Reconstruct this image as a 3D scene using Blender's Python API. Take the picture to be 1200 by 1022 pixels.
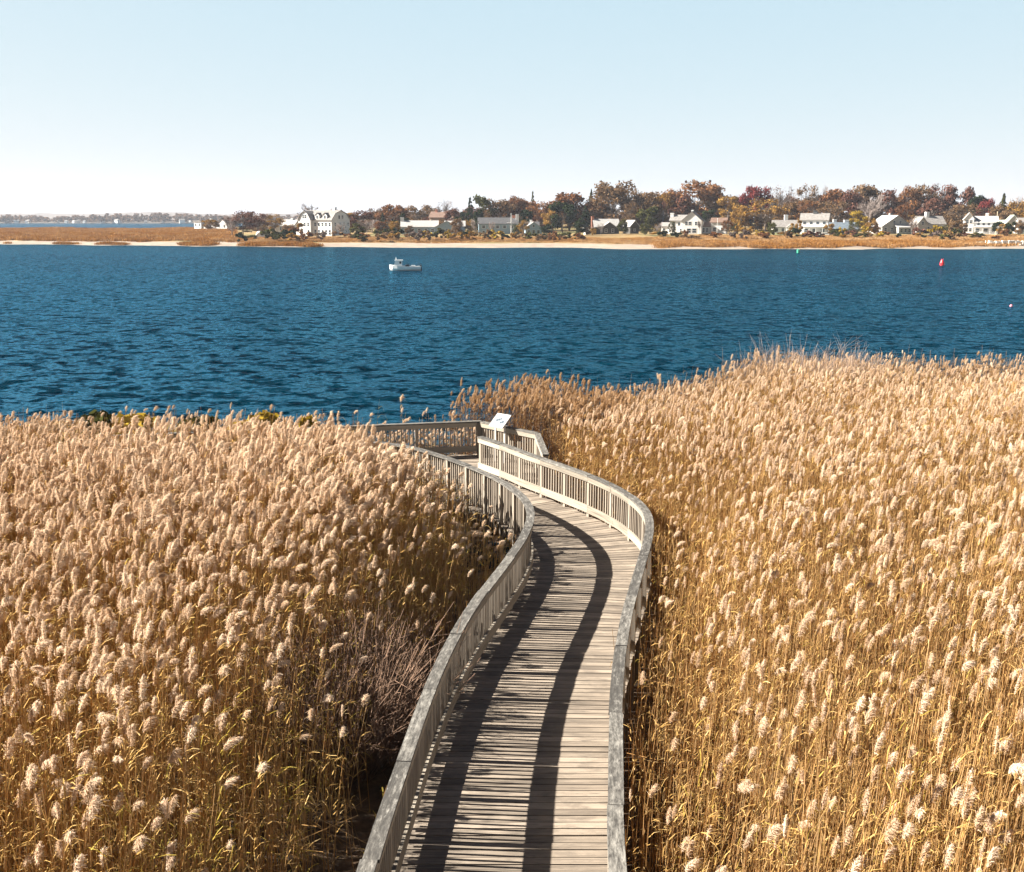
import bpy, math, random
import numpy as np
from mathutils import Vector, Matrix
R_ = math.radians
random.seed(7); rng = np.random.default_rng(7)
S = bpy.context.scene; COL = S.collection
for b in list(bpy.data.objects): bpy.data.objects.remove(b)

# ------------------------------------------------------------------ camera
F, PCX, PCY, HC, Y0 = 1200.0, 600.0, 511.0, 7.25, 255.0
TH = math.atan((PCY - Y0) / F)
cam = bpy.data.cameras.new('camera'); camo = bpy.data.objects.new('camera', cam); COL.objects.link(camo)
cam.sensor_width = 36; cam.lens = 36 * F / 1200; cam.clip_start = .1; cam.clip_end = 30000
camo.location = (0, 0, HC); camo.rotation_euler = (math.pi / 2 - TH, 0, 0)
S.camera = camo
def at(px, py, z):                        # photo pixel + height -> world x, y
    a = (px - PCX) / F; b = -(py - PCY) / F
    dy = math.cos(TH) + b * math.sin(TH); dz = -math.sin(TH) + b * math.cos(TH)
    t = (z - HC) / dz
    return a * t, dy * t
def px_x(px, D, z=0.):                    # world x of a photo column at ground distance D
    return (px - PCX) / F * (D * math.cos(TH) + (HC - z) * math.sin(TH))
def px_z(py, D):                          # height seen at photo row py, at distance D
    return HC - D * math.tan(TH + math.atan((py - PCY) / F))

# ------------------------------------------------------------------ helpers
def tag(o, label=None, cat=None, group=None, kind=None):
    if label: o['label'] = label
    if cat: o['category'] = cat
    if group: o['group'] = group
    if kind: o['kind'] = kind
    return o
def empty(name, loc, rz=0., scale=(1, 1, 1)):
    o = bpy.data.objects.new(name, None); COL.objects.link(o)
    o.location = loc; o.rotation_euler = (0, 0, rz); o.scale = scale; o.empty_display_size = .2
    return o
def link(name, me, parent=None, loc=(0, 0, 0)):
    o = bpy.data.objects.new(name, me); COL.objects.link(o); o.location = loc
    if parent: o.parent = parent
    return o
class MB:
    """collects faces (with uv and material index) into one mesh"""
    def __init__(s): s.v = []; s.f = []; s.uv = []; s.mi = []
    def face(s, pts, uv=None, mi=0):
        n = len(s.v); s.v += [tuple(p) for p in pts]; s.f.append(tuple(range(n, n + len(pts))))
        s.uv += uv if uv else [(0, 0)] * len(pts); s.mi.append(mi)
    def hexa(s, c, L=None, W=None, mi=0, uo=None):
        """box from 8 corners: 0-3 bottom ring, 4-7 top ring; u runs 0->1 (length)"""
        c = [Vector(p) for p in c]
        L = L or (c[1] - c[0]).length; W = W or (c[3] - c[0]).length; T = (c[4] - c[0]).length
        ou, ov = uo if uo else (random.random() * 50, random.random() * 50)
        n = len(s.v); s.v += [tuple(p) for p in c]
        q = lambda a, b: [(ou, ov), (ou + a, ov), (ou + a, ov + b), (ou, ov + b)]
        for idx, uv in (((0, 3, 2, 1), [(ou, ov), (ou, ov + W), (ou + L, ov + W), (ou + L, ov)]),
                        ((4, 5, 6, 7), q(L, W)), ((0, 1, 5, 4), q(L, T)), ((2, 3, 7, 6), q(L, T)),
                        ((1, 2, 6, 5), q(.05, T)), ((3, 0, 4, 7), q(.05, T))):
            s.f.append(tuple(n + i for i in idx)); s.uv += uv; s.mi.append(mi)
    def box(s, lo, hi, mi=0, axis=0):
        x0, y0, z0 = lo; x1, y1, z1 = hi
        if axis == 2:     # grain runs along z
            s.hexa([(x0, y0, z0), (x0, y0, z1), (x0, y1, z1), (x0, y1, z0), (x1, y0, z0), (x1, y0, z1), (x1, y1, z1), (x1, y1, z0)], mi=mi)
        else:
            s.hexa([(x0, y0, z0), (x1, y0, z0), (x1, y1, z0), (x0, y1, z0), (x0, y0, z1), (x1, y0, z1), (x1, y1, z1), (x0, y1, z1)], mi=mi)
    def tube(s, pts, r0, r1, n=6, mi=0, cap=False):
        pts = [Vector(p) for p in pts]; base = len(s.v)
        for i, p in enumerate(pts):
            d = (pts[min(i + 1, len(pts) - 1)] - pts[max(i - 1, 0)]).normalized()
            a = d.orthogonal().normalized(); b = d.cross(a); r = r0 + (r1 - r0) * i / (len(pts) - 1)
            for k in range(n):
                t = 2 * math.pi * k / n; s.v.append(tuple(p + (a * math.cos(t) + b * math.sin(t)) * r))
        for i in range(len(pts) - 1):
            for k in range(n):
                k2 = (k + 1) % n
                s.f.append((base + i * n + k, base + i * n + k2, base + (i + 1) * n + k2, base + (i + 1) * n + k))
                s.uv += [(0, 0), (.1, 0), (.1, .1), (0, .1)]; s.mi.append(mi)
        if cap:
            s.f.append(tuple(base + (len(pts) - 1) * n + k for k in range(n))); s.uv += [(0, 0)] * n; s.mi.append(mi)
            s.f.append(tuple(base + n - 1 - k for k in range(n))); s.uv += [(0, 0)] * n; s.mi.append(mi)
    def lathe(s, prof, n=16, mi=0):
        base = len(s.v)
        for r, z in prof:
            for k in range(n):
                t = 2 * math.pi * k / n; s.v.append((r * math.cos(t), r * math.sin(t), z))
        for i in range(len(prof) - 1):
            for k in range(n):
                k2 = (k + 1) % n
                s.f.append((base + i * n + k, base + i * n + k2, base + (i + 1) * n + k2, base + (i + 1) * n + k))
                s.uv += [(0, 0)] * 4; s.mi.append(mi)
    def mesh(s, name, mats, smooth=False):
        me = bpy.data.meshes.new(name); me.from_pydata(s.v, [], s.f)
        if not isinstance(mats, (list, tuple)): mats = [mats]
        for m in mats: me.materials.append(m)
        uvl = me.uv_layers.new(name='UVMap'); uvl.data.foreach_set('uv', np.array(s.uv, dtype=np.float32).ravel())
        me.polygons.foreach_set('material_index', np.array(s.mi, dtype=np.int32))
        if smooth: me.polygons.foreach_set('use_smooth', np.ones(len(s.f), dtype=bool))
        me.update(); return me
    def build(s, name, mats, parent=None, loc=(0, 0, 0), smooth=False):
        return link(name, s.mesh(name, mats, smooth), parent, loc)
def quads_mesh(name, V, mats, mi=None):   # V: (n,4,3) loose quads
    n = len(V); me = bpy.data.meshes.new(name)
    me.from_pydata(V.reshape(-1, 3).tolist(), [], np.arange(n * 4).reshape(n, 4).tolist())
    for m in (mats if isinstance(mats, (list, tuple)) else [mats]): me.materials.append(m)
    if mi is not None: me.polygons.foreach_set('material_index', np.array(mi, dtype=np.int32))
    me.update(); return me

# ------------------------------------------------------------------ materials
def mat(name):
    m = bpy.data.materials.new(name); m.use_nodes = True; nt = m.node_tree
    return m, nt, nt.nodes['Principled BSDF']
def N(nt, t, **k):
    n = nt.nodes.new(t)
    for a, b in k.items(): setattr(n, a, b)
    return n
def ramp(nt, stops, fac=None, interp='LINEAR'):
    r = N(nt, 'ShaderNodeValToRGB'); e = r.color_ramp.elements; r.color_ramp.interpolation = interp
    while len(e) < len(stops): e.new(.5)
    for i, (p, c) in enumerate(stops): e[i].position = p; e[i].color = (*c, 1)
    if fac is not None: nt.links.new(fac, r.inputs[0])
    return r
def math_(nt, op, a, b=None):
    m = N(nt, 'ShaderNodeMath', operation=op)
    for i, x in enumerate((a, b)):
        if x is None: continue
        if isinstance(x, (int, float)): m.inputs[i].default_value = x
        else: nt.links.new(x, m.inputs[i])
    return m.outputs[0]
def mix(nt, fac, a, b, mode='MIX'):
    m = N(nt, 'ShaderNodeMix', data_type='RGBA', blend_type=mode)
    for sock, x in ((m.inputs[0], fac), (m.inputs[6], a), (m.inputs[7], b)):
        if isinstance(x, (int, float)): sock.default_value = x
        elif isinstance(x, tuple): sock.default_value = (*x, 1)
        else: nt.links.new(x, sock)
    return m.outputs[2]
def noise(nt, vec, scale, detail=3, rough=.55, dist=0.):
    n = N(nt, 'ShaderNodeTexNoise'); n.inputs['Scale'].default_value = scale; n.inputs['Detail'].default_value = detail
    n.inputs['Roughness'].default_value = rough; n.inputs['Distortion'].default_value = dist
    if vec is not None: nt.links.new(vec, n.inputs['Vector'])
    return n.outputs['Fac']
def vscale(nt, vec, sc):
    m = N(nt, 'ShaderNodeVectorMath', operation='MULTIPLY'); nt.links.new(vec, m.inputs[0]); m.inputs[1].default_value = sc
    return m.outputs[0]

def wood(name, dark, mid, light, blotch=0., rough=.8, island=.35, grain=1., stain=False):
    m, nt, p = mat(name)
    uv = N(nt, 'ShaderNodeUVMap').outputs[0]; geo = N(nt, 'ShaderNodeNewGeometry'); isl = geo.outputs['Random Per Island']
    g1 = noise(nt, vscale(nt, uv, (1.3, 42, 1)), 1.0, 4, .65, .4)
    g2 = noise(nt, vscale(nt, uv, (.55, 7, 1)), 1.0, 3)
    g = math_(nt, 'ADD', math_(nt, 'MULTIPLY', g1, .62 * grain), math_(nt, 'MULTIPLY', g2, .38))
    g = math_(nt, 'ADD', g, math_(nt, 'MULTIPLY', math_(nt, 'SUBTRACT', isl, .5), island))
    c = ramp(nt, [(.25, dark), (.5, mid), (.75, light)], g).outputs[0]
    if stain:
        b = noise(nt, vscale(nt, geo.outputs['Position'], (1., 2.2, 1.)), 1.6, 5, .65, .5); b3 = noise(nt, vscale(nt, uv, (3., 30, 1)), 1., 5, .7)
        c = mix(nt, ramp(nt, [(.46, (0, 0, 0)), (.68, (.75,) * 3)], b).outputs[0], c, (.10, .082, .065))
        c = mix(nt, ramp(nt, [(.57, (0, 0, 0)), (.66, (.8,) * 3)], b3).outputs[0], c, (.05, .042, .035))
    elif blotch:
        b = noise(nt, vscale(nt, uv, (5., 16., 1.)), 1., 6, .75, .3)
        b2 = noise(nt, vscale(nt, uv, (9., 60., 1.)), 1., 4, .65)
        c = mix(nt, ramp(nt, [(.54, (0, 0, 0)), (.74, (blotch * .75,) * 3)], b).outputs[0], c, (.44, .42, .38))
        c = mix(nt, ramp(nt, [(.38, (blotch,) * 3), (.54, (0, 0, 0))], b).outputs[0], c, (.03, .027, .024))
        c = mix(nt, ramp(nt, [(.52, (0, 0, 0)), (.66, (blotch * .85,) * 3)], b2).outputs[0], c, (.028, .026, .023))
    nt.links.new(c, p.inputs['Base Color']); p.inputs['Roughness'].default_value = rough
    bm = N(nt, 'ShaderNodeBump'); bm.inputs['Strength'].default_value = .5; bm.inputs['Distance'].default_value = .004
    nt.links.new(g1, bm.inputs['Height']); nt.links.new(bm.outputs[0], p.inputs['Normal'])
    return m
M = {}
M['deck'] = wood('weathered_deck', (.05, .038, .029), (.215, .176, .138), (.36, .30, .24), blotch=.35, island=.22, stain=True)
M['rail'] = wood('weathered_rail', (.09, .075, .058), (.25, .218, .175), (.37, .33, .275), island=.25)
M['cap'] = wood('weathered_cap', (.04, .037, .033), (.12, .112, .10), (.21, .20, .18), blotch=.9, island=.3)
M['post'] = wood('weathered_post', (.085, .07, .054), (.23, .196, .157), (.34, .30, .25), island=.25)
M['baluster'] = wood('weathered_baluster', (.07, .056, .043), (.19, .158, .125), (.30, .258, .21), island=.3)
M['under'] = wood('dark_timber', (.03, .025, .02), (.09, .075, .06), (.16, .135, .11))

def plain(name, col, rough=.7, var=.12, scale=3., metal=0.):
    m, nt, p = mat(name); tc = N(nt, 'ShaderNodeTexCoord').outputs['Object']
    n = noise(nt, tc, scale, 4, .6)
    d = tuple(x * (1 - var * 1.6) for x in col); l = tuple(min(1, x * (1 + var)) for x in col)
    nt.links.new(ramp(nt, [(.3, d), (.7, l)], n).outputs[0], p.inputs['Base Color'])
    p.inputs['Roughness'].default_value = rough; p.inputs['Metallic'].default_value = metal
    return m

def foliage(name, stops, trans=.35, inst=False, islandmix=.5, dark=None):
    """leaves: colour from per-object and per-leaf randomness, some light passes through"""
    m, nt, p = mat(name); nt.nodes.remove(p); out = nt.nodes['Material Output']
    oi = N(nt, 'ShaderNodeObjectInfo').outputs['Random']; isl = N(nt, 'ShaderNodeNewGeometry').outputs['Random Per Island']
    f = math_(nt, 'ADD', math_(nt, 'MULTIPLY', oi, 1 - islandmix), math_(nt, 'MULTIPLY', isl, islandmix))
    c = ramp(nt, stops, f).outputs[0]
    if inst and dark:
        a = N(nt, 'ShaderNodeAttribute', attribute_type='INSTANCER', attribute_name='tint').outputs['Fac']
        c = mix(nt, a, c, dark)
    d = N(nt, 'ShaderNodeBsdfDiffuse'); t = N(nt, 'ShaderNodeBsdfTranslucent'); mx = N(nt, 'ShaderNodeMixShader')
    mx.inputs[0].default_value = trans
    nt.links.new(c, d.inputs[0]); nt.links.new(c, t.inputs[0])
    nt.links.new(d.outputs[0], mx.inputs[1]); nt.links.new(t.outputs[0], mx.inputs[2]); nt.links.new(mx.outputs[0], out.inputs[0])
    return m
M['reed_leaf'] = foliage('reed_leaf', [(0, (.28, .16, .05)), (.35, (.45, .28, .09)), (.7, (.58, .39, .15)), (1, (.68, .52, .27))], .2, True, .6, (.20, .12, .06))
M['reed_stem'] = foliage('reed_stem', [(0, (.24, .12, .045)), (.5, (.44, .27, .11)), (1, (.64, .45, .24))], .0, True, .3, (.22, .12, .06))
M['reed_green'] = foliage('reed_green', [(0, (.22, .16, .03)), (.5, (.42, .31, .06)), (1, (.52, .42, .12))], .35, True, .7, (.2, .15, .05))
M['plume'] = foliage('plume', [(0, (.50, .35, .21)), (.3, (.70, .54, .39)), (.7, (.81, .66, .51)), (1, (.85, .74, .60))], .3, True, .35, (.42, .26, .13))
M['bark'] = plain('bark', (.16, .125, .10), .9, .4, 2.)
M['twig'] = plain('twig', (.22, .16, .13), .9, .4, 5.)
M['grey_twig'] = plain('grey_twig', (.27, .22, .20), .9, .35, 2.)
FOL = {
 'rust':   [(0, (.13, .05, .022)), (.4, (.24, .10, .04)), (.75, (.33, .16, .07)), (1, (.42, .24, .12))],
 'brown':  [(0, (.13, .075, .04)), (.5, (.25, .15, .075)), (1, (.38, .25, .14))],
 'maroon': [(0, (.10, .04, .03)), (.5, (.20, .09, .065)), (1, (.31, .17, .12))],
 'red':    [(0, (.14, .02, .02)), (.5, (.27, .05, .05)), (1, (.36, .11, .09))],
 'gold':   [(0, (.22, .11, .025)), (.5, (.38, .21, .05)), (1, (.50, .31, .09))],
 'yellow': [(0, (.28, .17, .02)), (.5, (.48, .32, .04)), (1, (.60, .44, .08))],
 'green':  [(0, (.012, .022, .012)), (.5, (.03, .045, .018)), (1, (.06, .075, .03))],
 'olive':  [(0, (.04, .045, .014)), (.5, (.10, .10, .03)), (1, (.17, .16, .05))],
 'grey':   [(0, (.14, .10, .085)), (.5, (.23, .17, .145)), (1, (.32, .25, .21))],
}
for k, st in FOL.items(): M[k] = foliage('leaves_' + k, [(q, tuple(x * .62 for x in c)) for q, c in st], .22, islandmix=.7)
M['marsh'] = foliage('marsh_blades', [(0, (.17, .065, .012)), (.5, (.30, .135, .03)), (1, (.42, .24, .08))], .15, True, .5, (.42, .29, .16))

# ------------------------------------------------------------------ world and sun
SUN_EL, SUN_A = R_(33), R_(4)            # from the left, a touch beyond the camera's side
sd = Vector((-math.cos(SUN_EL) * math.cos(SUN_A), math.cos(SUN_EL) * math.sin(SUN_A), math.sin(SUN_EL)))
w = bpy.data.worlds.new('World'); S.world = w; w.use_nodes = True; nt = w.node_tree
sky = N(nt, 'ShaderNodeTexSky', sky_type='NISHITA', sun_disc=False)
sky.sun_elevation = SUN_EL; sky.sun_rotation = R_(-90) + SUN_A
sky.air_density = .55; sky.dust_density = .25; sky.ozone_density = 2.2; sky.altitude = 0
# a bright, milky low sky that deepens towards the zenith
sc_ = N(nt, 'ShaderNodeSeparateColor'); nt.links.new(sky.outputs[0], sc_.inputs[0]); cc_ = N(nt, 'ShaderNodeCombineColor')
for i, (g_, a_) in enumerate(((.34, 1.0), (.16, 1.28), (.07, 1.50))):
    nt.links.new(math_(nt, 'MULTIPLY', math_(nt, 'POWER', sc_.outputs[i], g_), a_), cc_.inputs[i])
tcw = N(nt, 'ShaderNodeTexCoord'); spw = N(nt, 'ShaderNodeSeparateXYZ'); nt.links.new(tcw.outputs['Generated'], spw.inputs[0])
el = ramp(nt, [(0., (1, 1, 1)), (.2, (1, 1, 1)), (.31, (.22, .27, .38)), (.5, (.07, .10, .17)), (1., (.035, .055, .11))], spw.outputs['Z']).outputs[0]
skc = mix(nt, 1., cc_.outputs[0], el, 'MULTIPLY')
nt.links.new(skc, nt.nodes['Background'].inputs[0]); nt.nodes['Background'].inputs[1].default_value = .122
sun = bpy.data.lights.new('sun', 'SUN'); sun.energy = 5.; sun.angle = R_(.5); sun.color = (1, .93, .82)
so = bpy.data.objects.new('sun', sun); COL.objects.link(so); so.rotation_euler = sd.to_track_quat('Z', 'Y').to_euler()
S.view_settings.view_transform = 'Standard'; S.view_settings.look = 'None'; S.view_settings.exposure = 2.15
S.view_settings.gamma = 1

# ------------------------------------------------------------------ paths of the rails
LP = [(-1.60, 1.5), (-1.53, 5.5), (-1.43, 8.79), (-1.26, 11.2), (-1.14, 12.6), (-.93, 14.25), (-.60, 16.0), (-.17, 17.75), (.22, 19.5), (.37, 21.0), (.27, 22.15), (-.02, 23.15), (-.40, 24.1), (-.87, 24.95), (-1.42, 25.8), (-2.02, 26.62), (-2.6, 27.32), (-3.25, 27.85), (-4.2, 28.12), (-6.5, 27.62), (-12., 26.5)]
RP = [(.80, 1.5), (.93, 5.5), (1.05, 8.79), (1.21, 10.7), (1.38, 12.3), (1.60, 13.9), (1.86, 15.4), (2.16, 16.8), (2.51, 18.4), (2.80, 19.85), (2.91, 21.1), (2.78, 22.2), (2.42, 23.4), (1.85, 24.55), (1.14, 25.7), (.40, 26.85), (-.24, 27.95), (-.92, 28.95)]
def spline(P, step=.05, closed=False):
    P = [np.array(p, float) for p in P]; out = []
    for i in range(len(P) - 1):
        a = P[max(i - 1, 0)]; b = P[i]; c = P[i + 1]; d = P[min(i + 2, len(P) - 1)]
        n = max(2, int(np.linalg.norm(c - b) / step))
        for k in range(n):
            t = k / n
            out.append(.5 * (2 * b + (c - a) * t + (2 * a - 5 * b + 4 * c - d) * t * t + (3 * b - a - 3 * c + d) * t ** 3))
    out.append(P[-1]); out = np.array(out)
    for _ in range(30):
        o = out.copy(); o[1:-1] = (out[:-2] + 2 * out[1:-1] + out[2:]) / 4; out = o
    return out
class Path:
    def __init__(s, pts):
        s.p = np.array(pts, float); d = np.linalg.norm(np.diff(s.p, axis=0), axis=1); s.s = np.concatenate([[0], np.cumsum(d)]); s.L = s.s[-1]
    def at(s, t): return np.array([np.interp(t, s.s, s.p[:, 0]), np.interp(t, s.s, s.p[:, 1])])
    def frame(s, t, e=.06):
        a = s.at(max(t - e, 0)); b = s.at(min(t + e, s.L)); d = (b - a) / np.linalg.norm(b - a)
        return s.at(t), d, np.array([d[1], -d[0]])       # point, direction, right-hand normal
LPATH = Path(spline(LP)); RPATH = Path(spline(RP))

def sweep(mb, path, s0, s1, o0, o1, z0, z1, side, step=.16):
    """a bent board from s0 to s1: offsets o0..o1 towards the inside, heights z0..z1"""
    n = max(1, int(round((s1 - s0) / step))); ring = []
    uo = (random.random() * 60, random.random() * 60); base = len(mb.v)
    for i in range(n + 1):
        t = s0 + (s1 - s0) * i / n; p, d, nr = path.frame(t); nr = nr * side
        a = p + nr * o0; b = p + nr * o1
        mb.v += [(a[0], a[1], z0), (b[0], b[1], z0), (b[0], b[1], z1), (a[0], a[1], z1)]
    W, T = abs(o1 - o0), z1 - z0
    for i in range(n):
        u0 = uo[0] + (s1 - s0) * i / n; u1 = uo[0] + (s1 - s0) * (i + 1) / n; k = base + i * 4
        for (a, b, wd, off) in ((0, 1, W, 0), (1, 2, T, .3), (2, 3, W, .6), (3, 0, T, .9)):
            mb.f.append((k + a, k + b, k + 4 + b, k + 4 + a)); v0 = uo[1] + off
            mb.uv += [(u0, v0), (u0, v0 + wd), (u1, v0 + wd), (u1, v0)]; mb.mi.append(0)
    for k in (base, base + n * 4):
        mb.f.append((k, k + 1, k + 2, k + 3)); mb.uv += [(0, 0), (.02, 0), (.02, .02), (0, .02)]; mb.mi.append(0)

def oriented_box(mb, p, d, nr, half, o0, o1, z0, z1, lean=(0, 0)):
    c = []
    for z in (z0, z1):
        for a, o in ((-half, o0), (half, o0), (half, o1), (-half, o1)):
            q = p + d * (a + lean[0] * (z - z0)) + nr * (o + lean[1] * (z - z0)); c.append((q[0], q[1], z))
    c = [c[0], c[4], c[5], c[1], c[3], c[7], c[6], c[2]]
    mb.hexa(c)

BAL = []      # (distance, mb-builder) of every boardwalk baluster
def railing(root, name, path, side, bay, s0=0., s1=None, label=None, first=.05, nb=8, post_bottom=-1.45, budget=None):
    s1 = path.L if s1 is None else s1
    nbay = max(1, int(round((s1 - s0 - 2 * first) / bay))); bay = (s1 - s0 - 2 * first) / nbay
    mb = MB()
    j = s0
    while j < s1 - .01:                                # two boards, butted
        e = min(j + bay * 2, s1)
        if s1 - e < bay * .6: e = s1
        g = .003
        sweep(mb, path, j + g, e - g, .052, .090, .895 + random.uniform(-.004, .004), 1.025, side)
        sweep(mb, path, j + g, e - g, .052, .092, .115 + random.uniform(-.004, .004), .30, side)
        j = e
    rl = mb.build(name, M['rail'], root)
    if label: rl['label'] = label
    mb = MB(); j = s0; k = 0
    while j < s1 - .01:
        e = min(j + bay * 2, s1)
        if s1 - e < bay * .6: e = s1
        dz = random.uniform(-.008, .008); do = random.uniform(-.010, .010)
        sweep(mb, path, j + .007, e - .007, -.065 + do, .108 + do, 1.03, 1.072 + dz, side); j = e
    mb.build('handrail', M['cap'], rl)
    for i in range(nbay + 1):
        t = s0 + first + bay * i; p, d, nr = path.frame(t); nr = nr * side
        pm = MB(); oriented_box(pm, np.zeros(2), d, nr, .047, -.047, .047, post_bottom, 1.025)
        pm.build('post', M['post'], rl, (p[0], p[1], 0))
        if i < nbay:
            for q in range(nb):
                tt = t + bay * (q + 1) / (nb + 1) + random.uniform(-.006, .006)
                p, d, nr = path.frame(tt); nr = nr * side
                BAL.append((p[1], rl, p, d, nr, (random.uniform(-.008, .008), random.uniform(-.003, .003)), random.uniform(-.02, .02)))
    return rl
def flush_balusters(root, cap=100):
    BAL.sort(key=lambda b: abs(b[0] - 9.) if b[0] < 9. else b[0] - 9.)
    rest = MB()
    for i, (dist, rl, p, d, nr, lean, dz) in enumerate(BAL):
        if i < cap:
            mb = MB(); oriented_box(mb, np.zeros(2), d, nr, .0175, .010, .046, .07 + dz, 1.0, lean)
            mb.build('baluster', M['baluster'], rl, (p[0], p[1], 0))
        else:
            oriented_box(rest, p, d, nr, .0175, .010, .046, .07 + dz, 1.0, lean)
    if rest.v:
        o = rest.build('baluster', M['baluster'], root); o['kind'] = 'stuff'
    BAL.clear()

# ---- boardwalk
bw = empty('boardwalk', (0, 0, 0))
tag(bw, 'weathered grey timber boardwalk with baluster railings curving through the reeds', 'boardwalk')
def s_of(path, y): return float(np.interp(y, path.p[:, 1], path.s))
iL = np.argmax(LPATH.p[:, 0] < -3.05) if True else 0
# pair arc lengths left/right so that the planks lie across the walk
SLE = s_of(Path(LPATH.p[:np.argmax((LPATH.p[:, 1] > 27.7))]), 27.69)
pairs = [(0, 0), (s_of(LPATH, 12.1), s_of(RPATH, 12.1)), (s_of(LPATH, 16.2), s_of(RPATH, 16.1)), (s_of(LPATH, 19.4), s_of(RPATH, 19.0)), (s_of(LPATH, 21.0), s_of(RPATH, 21.3)), (s_of(LPATH, 22.6), s_of(RPATH, 23.5)), (s_of(LPATH, 24.9), s_of(RPATH, 25.85)), (SLE, RPATH.L)]
pu = np.cumsum([0] + [((b[0] - a[0]) + (b[1] - a[1])) / 2 for a, b in zip(pairs, pairs[1:])])
def cross(u):
    a = LPATH.frame(float(np.interp(u, pu, [p[0] for p in pairs]))); b = RPATH.frame(float(np.interp(u, pu, [p[1] for p in pairs])))
    return a[0] - a[2] * .03, b[0] + b[2] * .03
mb = MB(); u = 0.; pitch = .142
while u < pu[-1] - pitch:
    g = random.uniform(.012, .023); a0, b0 = cross(u + g); a1, b1 = cross(u + pitch)
    j0, j1 = random.uniform(-.018, .018), random.uniform(-.018, .018); dirn = (b0 - a0) / np.linalg.norm(b0 - a0)
    a0 = a0 + dirn * j0; a1 = a1 + dirn * j0; b0 = b0 + dirn * j1; b1 = b1 + dirn * j1
    dz = random.uniform(-.003, .003); tw = random.uniform(-.003, .003)
    c = [(*a0, -.036), (*b0, -.036), (*b1, -.036), (*a1, -.036), (*a0, dz), (*b0, dz + tw), (*b1, dz + tw), (*a1, dz)]
    mb.hexa(c, W=pitch); u += pitch
mb.build('deck', M['deck'], bw)
mb = MB()
for off in (.06, .8, 1.6, 2.35):            # stringers under the planks
    pts = []
    for i in range(140):
        a, b = cross(pu[-1] * i / 139); L = np.linalg.norm(b - a); pts.append(a + (b - a) * off / 2.5)
    sweep(mb, Path(pts), 0, Path(pts).L, -.02, .02, -.26, -.042, 1, .3)
mb.build('stringer', M['under'], bw)
railing(bw, 'railing', LPATH, 1, .93, label='railing along the left edge of the walk', s1=LPATH.L)
railing(bw, 'railing', RPATH, -1, 1.04, label='railing along the right edge of the walk')
flush_balusters(bw)

# ---- viewing platform at the end
vp = empty('viewing_platform', (0, 0, 0))
tag(vp, 'timber viewing platform with corner railing over the water at the end of the boardwalk', 'platform')
poly = [(-12., 26.45), (-6.5, 27.6), (-4.2, 28.08), (-3.3, 27.84), (-2.95, 27.66), (-.92, 28.95), (-.24, 27.98), (.40, 26.9), (.95, 26.0), (1.0, 27.0), (.80, 29.5), (-.95, 31.34), (-4.92, 30.52), (-12., 29.1)]
mb = MB(); y = 26.1
while y < 31.3:
    ym = y + .07; xs = []
    for (x0, y0), (x1, y1) in zip(poly, poly[1:] + poly[:1]):
        if (y0 <= ym) != (y1 <= ym): xs.append(x0 + (x1 - x0) * (ym - y0) / (y1 - y0))
    xs.sort()
    for a, b in zip(xs[::2], xs[1::2]):
        if b - a > .05:
            mb.box((a, y + .004, -.045), (b, y + .136, -.008 + random.uniform(-.003, .002)))
    y += .142
mb.build('deck', M['deck'], vp)
BACK = [(-12., 29.03), (-4.92, 30.46), (-.96, 31.26)]; SIDE = [(-.96, 31.26), (.75, 29.45)]; RET = [(.75, 29.45), (.92, 26.6)]
def straight(a, b): return Path([a, b])
railing(vp, 'railing', straight(BACK[0], BACK[1]), 1, 1.2, label='hidden end of the far railing')
railing(vp, 'railing', straight(BACK[1], BACK[2]), 1, 1.9, label='far railing facing the walk', nb=16)
railing(vp, 'railing', straight((-.92, 31.18), SIDE[1]), 1, 1.2, label='short angled railing under the sign', nb=10)
railing(vp, 'railing', straight((.76, 29.36), RET[1]), 1, 1.3, label='return railing at the platform corner', nb=10)
pm = MB(); pm.box((-.09, -.09, -1.45), (.09, .09, 1.026), axis=2); pm.build('corner_post', M['under'], vp, (-1.0, 31.2, 0))
flush_balusters(vp)

# ---- information sign on the angled railing
sx, sy = at(586, 494, 1.25)
sg = empty('information_sign', (sx, sy, 0), R_(-42), (.62, .62, 1)); tag(sg, 'slanted white information board on the corner railing of the platform', 'sign')
def sign_part(name, lo, hi, m, par):
    mb = MB(); mb.box(lo, hi); o = mb.build(name, m, par); return o
M['signwhite'] = plain('sign_face', (.20, .22, .245), .35, .03); M['signgrey'] = plain('sign_print', (.03, .05, .07), .4, .1)
M['signframe'] = plain('sign_frame', (.45, .45, .44), .5, .1)
tilt = Matrix.Rotation(R_(27), 4, 'X')
pn = sign_part('panel', (-.42, -.33, -.012), (.42, .33, .012), M['signwhite'], sg); pn.matrix_local = Matrix.Translation((0, 0, 1.27)) @ tilt
fr = MB()
for lo, hi in (((-.45, -.36, -.02), (.45, -.332, .018)), ((-.45, .332, -.02), (.45, .36, .018)), ((-.45, -.332, -.02), (-.422, .332, .018)), ((.422, -.332, -.02), (.45, .332, .018))): fr.box(lo, hi)
fr.build('frame', M['signframe'], pn)
pr = MB()
for (x0, y0, x1, y1) in ((-.24, -.04, -.12, .04), (-.12, .0, -.02, .09), (-.02, .06, .05, .13), (.08, -.14, .17, -.06), (.17, -.10, .28, .0)):
    pr.box((x0, y0, .013), (x1, y1, .0145))
pr.build('printed_picture', M['signgrey'], pn)
for sgn in (-1, 1):
    mb = MB(); mb.box((sgn * .3 - .035, -.03, -.008), (sgn * .3 + .035, .03, 1.235 ), axis=2); mb.build('leg', M['signframe'], sg)

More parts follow.
